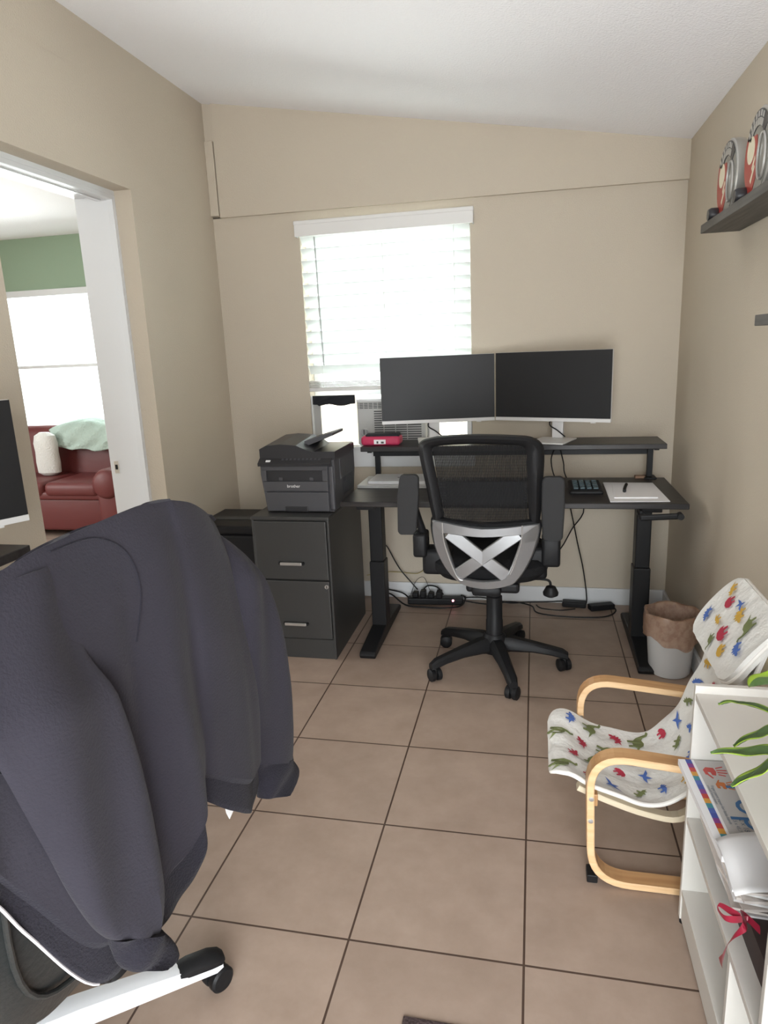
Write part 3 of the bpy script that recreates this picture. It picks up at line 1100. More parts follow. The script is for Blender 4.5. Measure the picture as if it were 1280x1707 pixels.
mb = MB()
mb.lathe([(0.041, 0.12), (0.040, 0.24), (0.038, 0.245), (0.037, 0.36), (0.030, 0.365), (0.030, 0.43)], HC, BLK)
mb.build('gas_column', ch, True)
mb = MB()
mb.box(0.63, 0.87, -1.03, -0.76, 0.425, 0.475, BLK, 0.015, 3)
mb.build('tilt_mechanism', ch)
mb = MB()
mb.tube([(0.85, -0.88, 0.447), (0.96, -0.88, 0.449), (1.003, -0.88, 0.44), (1.01, -0.88, 0.405)], 0.006, BLK)
mb.lathe([(0.006, 0.035), (0.022, 0.028), (0.036, 0.0), (0.034, -0.012), (0.016, -0.022), (0.004, -0.024)], (1.01, -0.88, 0.385), BLK, 20)
mb.build('lever', ch, True)
mb = MB()
rg = []
for z, ex, bx in ((0.475, 0.19, 0.75), (0.485, 0.235, 0.75), (0.52, 0.262, 0.75), (0.555, 0.262, 0.75), (0.575, 0.24, 0.75), (0.582, 0.18, 0.75)):
    ring = []
    for j in range(40):
        a = 2 * PI * j / 40
        cx, cy = math.cos(a), math.sin(a)
        px = abs(cx) ** 0.45 * (1 if cx >= 0 else -1)
        py = abs(cy) ** 0.45 * (1 if cy >= 0 else -1)
        ring.append(Vector((0.735 + px * ex, -0.83 + py * ex * 0.98, z + 0.012 * (abs(px) ** 2))))
    rg.append(ring)
mb.rings(rg, mat('black_seat_fabric', (0.009, 0.009, 0.01), 0.85, bump=(200, 0.3), spec=0.2))
mb.build('seat', ch, True)


def back_y(z):
    return -1.085 - 0.13 * (z - 0.45) + 0.0


def curve_y(x, z):
    # the back wraps forward at its sides
    return back_y(z) + 0.22 * (x - 0.712) ** 2 * 1.6


outer = cat([(0.498, 0, 1.152), (0.56, 0, 1.163), (0.705, 0, 1.168), (0.86, 0, 1.160), (0.925, 0, 1.148), (0.963, 0, 1.115), (0.970, 0, 1.05), (0.964, 0, 0.94), (0.956, 0, 0.80), (0.93, 0, 0.775), (0.715, 0, 0.768), (0.52, 0, 0.79), (0.495, 0, 0.82), (0.476, 0, 0.94), (0.456, 0, 1.055), (0.452, 0, 1.12), (0.468, 0, 1.142)], 4, True)
inner_pts = cat([(0.530, 0, 1.118), (0.575, 0, 1.124), (0.705, 0, 1.128), (0.85, 0, 1.120), (0.882, 0, 1.114), (0.896, 0, 1.095), (0.898, 0, 1.04), (0.902, 0, 0.94), (0.908, 0, 0.81), (0.90, 0, 0.795), (0.715, 0, 0.785), (0.56, 0, 0.80), (0.548, 0, 0.815), (0.530, 0, 0.94), (0.514, 0, 1.04), (0.508, 0, 1.095), (0.515, 0, 1.112)], 4, True)
mb = MB()
rg = []
for po, pi_ in zip(outer, inner_pts):
    o_ = Vector((po.x, 0, po.z))
    i_ = Vector((pi_.x, 0, pi_.z))
    ring = []
    for u, dy in ((0, 0.0), (0.10, -0.016), (0.4, -0.026), (0.75, -0.020), (1.0, -0.004), (1.0, 0.008), (0.5, 0.014), (0.0, 0.010)):
        p = o_.lerp(i_, u)
        p.y = curve_y(p.x, p.z) + dy
        ring.append(p)
    rg.append(ring)
mb.rings(rg, BLK, loop=True)
bf = mb.build('back_frame', ch, True)
# open mesh: fine vertical ribs over horizontal bands, with real gaps
mb = MB()
nx = 62
for i in range(nx):
    t = (i + 0.5) / nx
    x0 = 0.512 + t * (0.896 - 0.512)
    x1 = 0.552 + t * (0.905 - 0.552)
    P = []
    for z, x in ((1.122, x0), (0.95, x0 + (x1 - x0) * 0.45), (0.79, x1)):
        P.append(Vector((x, curve_y(x, z) - 0.002, z)))
    rr = []
    for p in P:
        hw = 0.0020
        rr.append([p + Vector((-hw, 0, 0)), p + Vector((0, -0.0012, 0)), p + Vector((hw, 0, 0)), p + Vector((0, 0.0012, 0))])
    mb.rings(rr, MESHM, cap=False)
nz = 26
for k in range(nz):
    z = 0.795 + k * (1.122 - 0.795) / nz
    band = 0.0006
    if 0.86 < z < 0.965:
        band = 0.0052
    if 0.965 < z < 0.985 or 1.085 < z:
        band = 0.0008
    xa = 0.552 + (z - 0.79) / (1.122 - 0.79) * (0.512 - 0.552)
    xb = 0.905 + (z - 0.79) / (1.122 - 0.79) * (0.896 - 0.905)
    rr = []
    for q in range(9):
        x = xa + (xb - xa) * q / 8
        y = curve_y(x, z)
        rr.append([Vector((x, y, z - band)), Vector((x, y - 0.0012, z)), Vector((x, y, z + band)), Vector((x, y + 0.0012, z))])
    mb.rings(rr, MESHM, cap=False)
o = mb.build('back_mesh', ch)
# lumbar support bar behind the mesh
mb = MB()
rr = []
for q in range(13):
    x = 0.56 + 0.33 * q / 12
    y = curve_y(x, 0.9) + 0.018
    rr.append([Vector((x, y, 0.862)), Vector((x, y - 0.006, 0.87)), Vector((x, y - 0.006, 0.955)), Vector((x, y, 0.963)), Vector((x, y + 0.02, 0.955)), Vector((x, y + 0.02, 0.87))])
mb.rings(rr, MESHM)
mb.build('lumbar_pad', ch, True)
# silver bracket with the cross: plate outline, trapezoid opening, two crossing bars
so_ = [(0.524, 0.792), (0.497, 0.772), (0.500, 0.70), (0.516, 0.635), (0.545, 0.575), (0.580, 0.528), (0.635, 0.488), (0.728, 0.473), (0.828, 0.492), (0.868, 0.525), (0.905, 0.585), (0.932, 0.650), (0.950, 0.720), (0.953, 0.772), (0.925, 0.780), (0.715, 0.762)]
si_ = [(0.556, 0.733), (0.550, 0.722), (0.558, 0.685), (0.571, 0.640), (0.583, 0.600), (0.595, 0.560), (0.612, 0.527), (0.713, 0.510), (0.800, 0.524), (0.818, 0.545), (0.838, 0.590), (0.855, 0.640), (0.870, 0.690), (0.876, 0.722), (0.868, 0.731), (0.715, 0.720)]
so3 = cat([(x, 0, z) for x, z in so_], 4, True)
si3 = cat([(x, 0, z) for x, z in si_], 4, True)
mb = MB()
rg = []
for a, b in zip(so3, si3):
    ring = []
    for u, dy in ((-0.04, 0.012), (0.0, -0.016), (0.10, -0.023), (0.93, -0.025), (1.0, -0.020), (1.0, 0.004), (0.5, 0.014)):
        p = a + (b - a) * u
        p.y = curve_y(p.x, p.z) * 1.0 + dy - 0.004
        ring.append(p)
    rg.append(ring)
mb.rings(rg, SILVER, loop=True)
for (x0, z0), (x1, z1) in (((0.572, 0.738), (0.842, 0.515)), ((0.864, 0.738), (0.590, 0.528))):
    dx, dz = x1 - x0, z1 - z0
    L = math.hypot(dx, dz)
    nx_, nz_ = -dz / L, dx / L
    rr = []
    for q in range(7):
        t = q / 6
        hw = 0.026 + 0.004 * abs(t - 0.5) * 2
        x, z = x0 + dx * t, z0 + dz * t
        y = curve_y(x, z) - 0.018
        ring = []
        for u, dy in ((-1, 0.010), (-1, -0.004), (-0.88, -0.007), (0.88, -0.007), (1, -0.004), (1, 0.010)):
            ring.append(Vector((x + nx_ * hw * u, y + dy, z + nz_ * hw * u)))
        rr.append(ring)
    mb.rings(rr, SILVER, smooth=False)
br = mb.build('cross_brace', ch, True)
br['label'] = 'silver cross brace'
mb = MB()
mb.tube([(0.545, curve_y(0.545, 0.78) - 0.030, 0.785), (0.549, curve_y(0.55, 0.7) - 0.030, 0.70), (0.575, curve_y(0.57, 0.6) - 0.030, 0.60), (0.604, curve_y(0.6, 0.53) - 0.030, 0.528), (0.625, curve_y(0.62, 0.52) - 0.028, 0.515)], 0.0028, CHROME)
mb.build('trim_line', ch, True)
mb = MB()
mb.tube([(0.882, curve_y(0.88, 0.78) - 0.029, 0.778), (0.878, curve_y(0.87, 0.7) - 0.030, 0.70), (0.852, curve_y(0.85, 0.6) - 0.030, 0.60), (0.832, curve_y(0.83, 0.55) - 0.030, 0.55)], 0.0022, CHROME)
mb.build('trim_line', ch, True)
mb = MB()
rg = []
for a in so3:
    c = Vector((0.72, 0, 0.64))
    d = (a - c)
    ring = []
    for u, dy in ((0.985, 0.0), (1.035, 0.004), (1.04, 0.03), (0.98, 0.035)):
        p = c + d * u
        p.y = curve_y(p.x, p.z) + dy
        ring.append(p)
    rg.append(ring)
mb.rings(rg, BLK, loop=True)
mb.box(0.66, 0.79, -1.08, -0.95, 0.425, 0.47, BLK, 0.015)
mb.build('bracket_shell', ch, True)
# flipped-up arms
for (pts, brk, lab) in ((((0.350, 0.447), (0.99, 0.722), (0.364, 0.343)), ((0.388, 0.452), (0.585, 0.72)), 'left'), (((0.962, 1.052), (0.983, 0.703), (0.965, 0.967)), ((0.965, 1.047), (0.555, 0.70)), 'right')):
    left = lab == 'left'
    ar = MB()
    if left:
        o4 = [(0.364, 0.985), (0.375, 0.995), (0.436, 0.995), (0.447, 0.983), (0.444, 0.90), (0.428, 0.745), (0.415, 0.722), (0.352, 0.722), (0.343, 0.735), (0.350, 0.90)]
    else:
        o4 = [(0.960, 0.970), (0.972, 0.985), (1.040, 0.985), (1.053, 0.970), (1.055, 0.86), (1.050, 0.715), (1.038, 0.703), (0.980, 0.703), (0.966, 0.715), (0.959, 0.85)]
    ar.prism(o4, lambda x, z, d: Vector((x, -1.155 + 0.10 * (0.99 - z) + d, z)), PAD, 0.032)
    am = ar.build('armrest_pad', ch)
    bv = am.modifiers.new('bev', 'BEVEL')
    bv.width = 0.009
    bv.segments = 3
    ar = MB()
    if left:
        ar.tube([(0.405, -1.08, 0.92), (0.408, -1.03, 0.82), (0.432, -1.0, 0.71), (0.440, -0.97, 0.66)], [0.012, 0.016, 0.018, 0.02], BLK)
        ar.box(0.392, 0.455, -1.04, -0.93, 0.588, 0.70, BLK, 0.014, 3)
        ar.box(0.43, 0.56, -1.02, -0.90, 0.50, 0.62, BLK, 0.02, 3)
    else:
        ar.tube([(1.01, -1.08, 0.92), (1.01, -1.03, 0.82), (1.0, -1.0, 0.71), (1.0, -0.97, 0.66)], [0.012, 0.016, 0.018, 0.02], BLK)
        ar.box(0.965, 1.045, -1.04, -0.93, 0.557, 0.69, BLK, 0.014, 3)
        ar.box(0.88, 0.99, -1.02, -0.90, 0.49, 0.64, BLK, 0.02, 3)
    ar.build('arm_bracket', ch, True)

# ------------------------------------------------------------------ waste basket with liner
wb = thing('waste_basket', (1.556, -0.845, 0), 'white plastic waste basket with brown bag liner, beside the right desk leg', 'waste basket')
BC = Vector((1.553, -0.845, 0))
mb = MB()
mb.lathe([(0.001, 0.004), (0.083, 0.002), (0.090, 0.012), (0.113, 0.285), (0.115, 0.292), (0.112, 0.292), (0.087, 0.014), (0.001, 0.010)], BC, BINW, 40, cap=False)
mb.build('bin', wb, True)
BAG = bpy.data.materials.new('thin_brown_plastic_bag')
BAG.use_nodes = True
bb = BAG.node_tree.nodes['Principled BSDF']
bb.inputs['Base Color'].default_value = (0.42, 0.24, 0.15, 1)
bb.inputs['Roughness'].default_value = 0.28
bb.inputs['Alpha'].default_value = 0.66
nz_ = BAG.node_tree.nodes.new('ShaderNodeTexNoise')
nz_.inputs['Scale'].default_value = 9
nz_.inputs['Detail'].default_value = 6
nz_.inputs['Distortion'].default_value = 0.3
mxb = BAG.node_tree.nodes.new('ShaderNodeValToRGB')
mxb.color_ramp.elements[0].position = 0.38
mxb.color_ramp.elements[1].position = 0.62
mxb.color_ramp.elements[0].color = (0.36, 0.20, 0.125, 1)
mxb.color_ramp.elements[1].color = (0.50, 0.32, 0.22, 1)
BAG.node_tree.links.new(nz_.outputs['Fac'], mxb.inputs['Fac'])
BAG.node_tree.links.new(mxb.outputs['Color'], bb.inputs['Base Color'])
bpn = BAG.node_tree.nodes.new('ShaderNodeBump')
bpn.inputs['Strength'].default_value = 0.8
BAG.node_tree.links.new(nz_.outputs['Fac'], bpn.inputs['Height'])
BAG.node_tree.links.new(bpn.outputs['Normal'], bb.inputs['Normal'])
mb = MB()
rg = []
N = 64
for r, z in ((0.119, 0.175), (0.120, 0.21), (0.121, 0.25), (0.1215, 0.292), (0.119, 0.303), (0.108, 0.302), (0.100, 0.26), (0.092, 0.18), (0.084, 0.09), (0.075, 0.03), (0.02, 0.022)):
    ring = []
    for j in range(N):
        a = 2 * PI * j / N
        wv = 0.0026 * math.sin(a * 9 + z * 30) + 0.0018 * math.sin(a * 17 + z * 60)
        zz = z + (0.020 * math.sin(a * 2 + 0.8) + 0.008 * math.sin(a * 7) if z < 0.18 and r > 0.115 else 0.004 * math.sin(a * 5))
        ring.append(BC + Vector(((r + wv) * math.cos(a), (r + wv) * math.sin(a), zz)))
    rg.append(ring)
mb.rings(rg, BAG, cap=False)
o = mb.build('bag_liner', wb, True)
o['label'] = 'translucent brown bag liner'

# ------------------------------------------------------------------ cables and power things under the desk
cs = BLK
mb = MB()
mb.box(0.185, 0.52, -0.135, -0.075, 0.004, 0.045, BLK, 0.008, 3, rot=(0, 0, 0.06))
ps = tag(mb.build('power_strip'), 'black power strip with a red light on the floor under the desk', 'power strip')
mb = MB()
for i, x in enumerate((0.215, 0.262, 0.31, 0.36)):
    mb.box(x, x + 0.034, -0.132, -0.08, 0.044, 0.075 + 0.012 * (i % 2), BLK, 0.007, 3)
mb.build('plug', ps)
mb = MB()
mb.lathe([(0.0065, 0), (0.0065, 0.004), (0.003, 0.006)], (0.462, -0.128, 0.034), mat('red_indicator', (0.8, 0.05, 0.08), 0.3, emit=((1.0, 0.25, 0.35), 6.0)), 12, axis=(0, -1, 0.3))
mb.build('indicator_light', ps)


def cable(name, pts, r, label, m=None, cat_='cable', group=None):
    b_ = MB()
    b_.tube(pts, r, m or cs, n=8)
    return tag(b_.build(name, None, True), label, cat_, group)


cable('cable', [(0.05, -0.22, 0.76), (0.03, -0.08, 0.42), (0.067, -0.07, 0.332), (0.13, -0.07, 0.21), (0.20, -0.08, 0.128), (0.243, -0.095, 0.085)], 0.004, 'black cable running down from the left desk end to the power strip')
cable('cable', [(1.045, -0.25, 0.98), (1.02, -0.19, 0.90), (1.04, -0.19, 0.80), (1.10, -0.19, 0.72), (1.135, -0.12, 0.59), (1.175, -0.09, 0.40), (1.212, -0.07, 0.235), (1.236, -0.08, 0.06), (1.225, -0.09, 0.02)], 0.0035, 'black cable hanging straight down from desk to the floor adapters')
cable('cable', [(1.06, -0.25, 0.98), (1.085, -0.19, 0.88), (1.10, -0.188, 0.80), (1.20, -0.16, 0.62), (1.14, -0.12, 0.485), (1.085, -0.13, 0.38), (1.03, -0.15, 0.33), (1.0, -0.2, 0.5)], 0.0035, 'black cable curving left behind the right arm of the mesh chair')
cable('cable', [(-0.02, -0.05, 0.045), (0.07, -0.07, 0.04), (0.18, -0.17, 0.012), (0.30, -0.19, 0.010), (0.42, -0.19, 0.010), (0.51, -0.15, 0.012), (0.53, -0.06, 0.03), (0.50, -0.05, 0.04)], 0.005, 'thick black cable looped around the power strip on the floor')
cable('cable', [(-0.02, -0.045, 0.075), (0.06, -0.035, 0.055), (0.14, -0.055, 0.045), (0.19, -0.10, 0.03)], 0.0045, 'black cable going from the wall plug into the power strip')
cable('cable', [(0.52, -0.06, 0.03), (0.62, -0.045, 0.03), (0.72, -0.06, 0.02), (0.80, -0.075, 0.012), (0.90, -0.05, 0.012), (1.0, -0.035, 0.012), (1.10, -0.035, 0.02)], 0.004, 'black cable running along the baseboard toward the black adapters')
cable('cable', [(0.52, -0.085, 0.02), (0.66, -0.10, 0.01), (0.80, -0.05, 0.01), (0.92, -0.10, 0.01), (0.96, -0.20, 0.006), (1.13, -0.24, 0.006), (1.32, -0.22, 0.006), (1.395, -0.12, 0.006), (1.37, -0.05, 0.012)], 0.004, 'black cable lying in a wide loop on the tiles before the adapters')
cable('cable', [(0.95, -0.09, 0.012), (0.98, -0.13, 0.008), (1.08, -0.15, 0.008), (1.17, -0.12, 0.008)], 0.0035, 'short black cable ending in a metal tip between the adapters')
cable('cable', [(-0.09, -0.022, 0.142), (0.02, -0.020, 0.165), (0.12, -0.018, 0.167), (0.215, -0.018, 0.160), (0.25, -0.018, 0.17), (0.28, -0.018, 0.192)], 0.0022, 'thin yellow wire tacked along the wall above the baseboard', mat('yellow_brown_wire', (0.30, 0.24, 0.06), 0.6))
cable('cable', [(0.20, -0.10, 0.05), (0.23, -0.07, 0.13), (0.28, -0.07, 0.155), (0.32, -0.10, 0.08)], 0.0015, 'very thin dark wire arching over the power strip')
cable('cable', [(0.27, -0.10, 0.07), (0.30, -0.08, 0.105), (0.36, -0.08, 0.10), (0.40, -0.10, 0.06)], 0.0045, 'thick black cable arching between two plugs of the power strip')
for (x0, x1, y0, y1, rz, lab) in ((1.10, 1.235, -0.085, -0.030, -0.1, 'black power adapter brick nearest the baseboard under the desk'), (1.245, 1.39, -0.115, -0.06, 0.35, 'slimmer black power adapter near the right desk leg')):
    mb = MB()
    mb.box(x0, x1, y0, y1, 0.0, 0.032, BLK, 0.006, 3, rot=(0, 0, rz))
    tag(mb.build('power_adapter'), lab, 'power adapter', 'power adapters on the floor')
mb = MB()
mb.box(-0.035, 0.035, -0.006, -0.0162 + 0.0156, 0.10, 0.22, WHITE, 0.002)
ou = mb
ou.bm.free()
mb = MB()
mb.box(-0.055, -0.005, -0.045, -0.0165, 0.022, 0.085, WHITE, 0.006)
mb.box(-0.005, 0.03, -0.05, -0.0165, 0.025, 0.08, BLK, 0.008)
tag(mb.build('plug_adapter'), 'small white plug adapter with black plug at the baseboard behind the left desk leg', 'plug')

# ------------------------------------------------------------------ floating shelves and round packs on the right wall
for (y0, y1, z0, z1, lab) in ((-2.35, -1.022, 1.896, 1.926, 'dark grey wood floating shelf holding two round packs'), (-3.1, -1.79, 1.544, 1.574, 'lower dark floating shelf at eye level on the right wall')):
    mb = MB()
    mb.box(1.536, XR - 0.0005, y0, y1, z0, z1, GREYW, 0.002)
    tag(mb.build('floating_shelf'), lab, 'shelf', 'floating shelves on the right wall')
PR = mat('pack_red', (0.36, 0.035, 0.025), 0.35)
PC = mat('pack_cream', (0.72, 0.66, 0.50), 0.4)
PK = mat('pack_black', (0.03, 0.03, 0.035), 0.35)
PS = mat('pack_silver_plastic', (0.45, 0.44, 0.42), 0.3, metal=0.3)
PG = mat('pack_grey_clear_plastic', (0.22, 0.22, 0.20), 0.25)


def round_pack(cy, cx, label):
    R0 = 0.128
    zc = 1.926 + R0 + 0.004
    t = thing('round_pack', (cx, cy, 1.926), label, 'toy package', 'round packs on the floating shelf')
    rot = Matrix.Rotation(math.radians(0), 4, 'Z')

    def P(a, b, d):
        # a: toward the viewer along the wall (-y), b: up, d: out from the wall
        return Vector((cx - d, cy - a, zc + b))
    mb = MB()
    n = 48
    rg = []
    for r, d in ((0.02, -0.035), (R0 - 0.02, -0.035), (R0 - 0.004, -0.028), (R0, -0.01), (R0, 0.010), (R0 - 0.004, 0.014), (R0 - 0.02, 0.014), (0.02, 0.014)):
        rg.append([P(r * math.cos(2 * PI * k / n), r * math.sin(2 * PI * k / n), d) for k in range(n)])
    mb.rings(rg, PS)
    mb.build('case', t, True)

    def sector(name, pts, m, d0, th, parent=t):
        b_ = MB()
        b_.prism(pts, lambda a, b, d: P(a, b, d0 + d), m, th)
        return b_.build(name, parent)
    r1 = R0 - 0.008
    face = [(r1 * math.cos(a), r1 * math.sin(a)) for a in [2 * PI * k / 40 for k in range(40)]]
    sector('printed_card', face, PG, 0.014, 0.002)
    # black band over the top with silver letters, red panel at the left and low
    top = [(r1 * math.cos(a), r1 * math.sin(a)) for a in [math.radians(35 + 115 * k / 14) for k in range(15)]] + [(0.62 * r1 * math.cos(a), 0.62 * r1 * math.sin(a)) for a in [math.radians(150 - 115 * k / 14) for k in range(15)]]
    sector('black_band', top, PK, 0.0155, 0.002)
    red = [(r1 * math.cos(a), r1 * math.sin(a)) for a in [math.radians(150 + 105 * k / 14) for k in range(15)]] + [(0.05 * r1, -0.6 * r1), (0.10 * r1, 0.0), (-0.05 * r1, 0.45 * r1)]
    sector('red_panel', red, PR, 0.0155, 0.002)
    circ = [(-0.055 + 0.038 * math.cos(2 * PI * k / 24), 0.020 + 0.040 * math.sin(2 * PI * k / 24)) for k in range(24)]
    sector('cream_circle', circ, PC, 0.0176, 0.001)
    b_ = MB()
    for k in range(7):
        a = math.radians(62 + k * 13)
        for rr_, hw_, hh_ in ((0.90, 0.006, 0.008), (0.72, 0.0075, 0.010)):
            c0, s0 = rr_ * r1 * math.cos(a), rr_ * r1 * math.sin(a)
            q = [(-hw_, -hh_), (hw_, -hh_), (hw_, hh_), (-hw_, hh_)]
            qq = [(c0 + x * math.sin(a) + y * math.cos(a), s0 - x * math.cos(a) + y * math.sin(a)) for x, y in q]
            b_.prism(qq, lambda a_, b2, d: P(a_, b2, 0.0176 + d), PS, 0.001)
    b_.build('band_marks', t)
    b_ = MB()
    for q in ([(-0.035, -0.035), (-0.01, -0.005), (-0.004, -0.012), (-0.028, -0.045)], [(-0.045, -0.07), (-0.01, -0.03), (-0.004, -0.038), (-0.035, -0.08)]):
        b_.prism(q, lambda a_, b2, d: P(a_, b2, 0.0176 + d), PC, 0.001)
    b_.build('cream_marks', t)
    # oval window with raised rim on the right half
    b_ = MB()
    n = 28
    rg = []
    for k in range(n):
        a = 2 * PI * k / n
        c0 = Vector((0.060 + 0.034 * math.cos(a), -0.020 + 0.062 * math.sin(a), 0))
        nn = Vector((math.cos(a), math.sin(a), 0))
        rg.append([P(c0.x + nn.x * x, c0.y + nn.y * x, 0.0176 + z) for x, z in ((0, 0), (0, 0.004), (0.004, 0.005), (0.006, 0.0))])
    b_.rings(rg, PS, loop=True)
    b_.build('window_rim', t, True)
    b_ = MB()
    rg = []
    for s_, y_ in ((0.0, 0.035), (0.01, 0.045), (0.04, 0.045), (0.05, 0.035)):
        rg.append([Vector((cx - 0.02 - s_ + 0.02, cy + 0.09 + 0.0 + y_ * 0.55 * math.cos(2 * PI * k / 20), 1.9265 + 0.028 + y_ * 0.55 * math.sin(2 * PI * k / 20))) for k in range(20)])
    b_.rings(rg, PK)
    b_.build('black_foot', t, True)
    return t


round_pack(-1.15, 1.60, 'round red and silver toy pack farther from camera on the wall shelf')
round_pack(-1.50, 1.60, 'round red and silver toy pack nearer the camera on the wall shelf')

# ------------------------------------------------------------------ child's bentwood armchair
kc = thing('child_armchair', (1.35, -2.02, 0), 'small bentwood child armchair with dinosaur print fabric beside the white bookcase', 'armchair')
KP = [(0.985, 0.300), (1.000, 0.318), (1.04, 0.318), (1.10, 0.290), (1.17, 0.262), (1.24, 0.248), (1.31, 0.262), (1.365, 0.318), (1.405, 0.400), (1.445, 0.51), (1.48, 0.62), (1.52, 0.73), (1.55, 0.80)]
prof = cat([(x, 0, z) for x, z in KP], 8)
plen = [0.0]
for i in range(1, len(prof)):
    plen.append(plen[-1] + (prof[i] - prof[i - 1]).length)
PT = plen[-1]
YF, YN = -1.835, -2.195


def F(a, y, off=0.0):
    """a: arc length along the profile from the front edge, y: across; off along the sitting side"""
    a = max(0.0, min(PT, a))
    for i in range(1, len(plen)):
        if plen[i] >= a:
            break
    u = (a - plen[i - 1]) / (plen[i] - plen[i - 1] + 1e-9)
    p = prof[i - 1].lerp(prof[i], u)
    i0, i1 = max(0, i - 3), min(len(prof) - 1, i + 2)
    t = (prof[i1] - prof[i0]).normalized()
    n = Vector((-t.z, 0, t.x))
    v = (y - YN) / (YF - YN)
    sag = 0.020 * math.sin(PI * max(0, min(1, v))) * min(1, a / 0.08)
    wr = 0.0035 * math.sin(a * 38 + v * 5) * math.sin(v * 7 + 1) + 0.003 * math.sin(v * 23 + a * 11)
    p = p + n * (off - sag + wr)
    p.y = y
    return p


def half_w(a):
    rc = 0.05
    if a < rc:
        return -(rc - math.sqrt(max(0, rc * rc - (rc - a) ** 2)))
    return 0.0


mb = MB()
NU, NV = 70, 16
rg = []
for i in range(NU + 1):
    a = PT * (i / NU) ** 1.15
    e = half_w(a)
    y0, y1 = YN - e, YF + e
    rg.append([F(a, y0 + (y1 - y0) * j / NV, 0.006) for j in range(NV + 1)] + [F(a, y1 - (y1 - y0) * j / NV, -0.008) for j in range(NV + 1)])
mb.rings(rg, FAB)
# printed animals lying on the cloth
SAU = [(-1.0, .9), (-.8, 1.0), (-.6, .85), (-.55, .5), (-.35, .35), (0, .45), (.35, .35), (.6, .05), (1.1, -.3), (.6, -.15), (.45, -.3), (.45, -.7), (.25, -.7), (.2, -.35), (-.1, -.35), (-.15, -.7), (-.35, -.7), (-.35, -.25), (-.6, 0), (-.75, .4), (-.8, .75)]
STE = [(-1, -.2), (-.8, .05), (-.6, .1), (-.55, .4), (-.35, .25), (-.25, .6), (-.05, .35), (.1, .6), (.25, .3), (.45, .45), (.5, .1), (1, -.1), (.55, -.15), (.5, -.55), (.3, -.55), (.25, -.25), (-.2, -.25), (-.25, -.55), (-.45, -.55), (-.5, -.2), (-.75, -.3)]
PTE = [(-1.1, .1), (-.5, .25), (-.1, .15), (.2, .7), (.3, .2), (1.1, .3), (.5, -.05), (.1, -.15), (-.1, -.6), (-.25, -.1), (-.6, 0)]
TRI = [(-1.1, .2), (-.8, .15), (-.75, .45), (-.55, .2), (-.3, .5), (-.2, .25), (.2, .3), (.5, .15), (1, -.2), (.5, -.1), (.45, -.55), (.25, -.55), (.2, -.2), (-.15, -.2), (-.2, -.55), (-.4, -.55), (-.45, -.15), (-.8, -.1)]
BLOB = [(-.9, .1), (-.6, .5), (-.1, .7), (.5, .6), (.8, .2), (.75, -.3), (.5, -.1), (.4, -.7), (.15, -.7), (.1, -.2), (-.2, -.2), (-.3, -.7), (-.55, -.65), (-.5, -.1), (-.75, -.3)]


def dino(mb, shp, m, a, y, s, ang, surf, off=0.0105):
    ca_, sa_ = math.cos(ang), math.sin(ang)
    pts = [(a + s * (x * ca_ - q * sa_), y + s * (x * sa_ + q * ca_)) for x, q in shp]
    tris = tessellate_polygon([[Vector((p[0], p[1], 0)) for p in pts]])
    V = [mb.bm.verts.new(surf(p[0], p[1], off)) for p in pts]
    for t in tris:
        try:
            f = mb.bm.faces.new([V[k] for k in t])
            f.material_index = mb.mi(m)
        except ValueError:
            pass


SEQ = [(SAU, FG, 0.046), (STE, FB, 0.032), (BLOB, FR, 0.026), (TRI, FY, 0.032), (PTE, FB, 0.034), (STE, FR, 0.032), (SAU, FG, 0.030), (BLOB, FY, 0.022), (TRI, FB, 0.03), (BLOB, FR, 0.024), (SAU, FG, 0.044), (PTE, FY, 0.028), (STE, FR, 0.030), (TRI, FG, 0.028)]
rnd = random.Random(3)
k = 0
for ia in range(12):
    for iy in range(4):
        a = 0.045 + ia * 0.074 + (0.036 if iy % 2 else 0)
        y = YN + 0.050 + iy * 0.086
        if a > PT - 0.04:
            continue
        shp, m, s = SEQ[(k * 5 + ia * 3) % len(SEQ)]
        k += 1
        s *= 0.95
        dino(mb, shp, m, a + rnd.uniform(-.008, .008), y + rnd.uniform(-.008, .008), s, rnd.uniform(-2.4, -0.8), F)
fb = mb.build('seat_cover', kc, True)
mb = MB()
edge = []
for i in range(NU + 1):
    a = PT * (i / NU) ** 1.15
    edge.append(F(a, YN - half_w(a), 0.0))
far_ = []
for i in range(NU + 1):
    a = PT * (i / NU) ** 1.15
    far_.append(F(a, YF + half_w(a), 0.0))
mb.tube(list(reversed(edge)) + far_, 0.006, PIPE, n=8, sm=False)
mb.build('piping', fb, True)


# headrest pillow folded over the top
def H(a, y, off=0.0):
    # a 0..1 from lower front lip to top
    p0, p1 = Vector((1.425, 0, 0.625)), Vector((1.555, 0, 0.805))
    n = Vector((-(p1 - p0).z, 0, (p1 - p0).x)).normalized()
    p = p0.lerp(p1, a) + n * (off + 0.006 * math.sin(PI * max(0, min(1, a))))
    p.y = y
    return p


mb = MB()
HN, HF = -2.215, -1.815
rg = []
for i in range(19):
    a = i / 18
    e = 0.045 * (1 - math.sqrt(max(0, 1 - max(0, abs(a - 0.5) * 2 - 0.45) ** 2 / 0.55 ** 2)))
    y0, y1 = HN + e, HF - e
    rg.append([H(a, y0 + (y1 - y0) * j / 12, 0.014 + 0.003 * math.sin(j * 2.1 + a * 4)) for j in range(13)] + [H(a, y1 - (y1 - y0) * j / 12, -0.016) for j in range(13)])
mb.rings(rg, FAB)


def HS(a, y, off):
    return H(a / 0.222, y, off + 0.010)


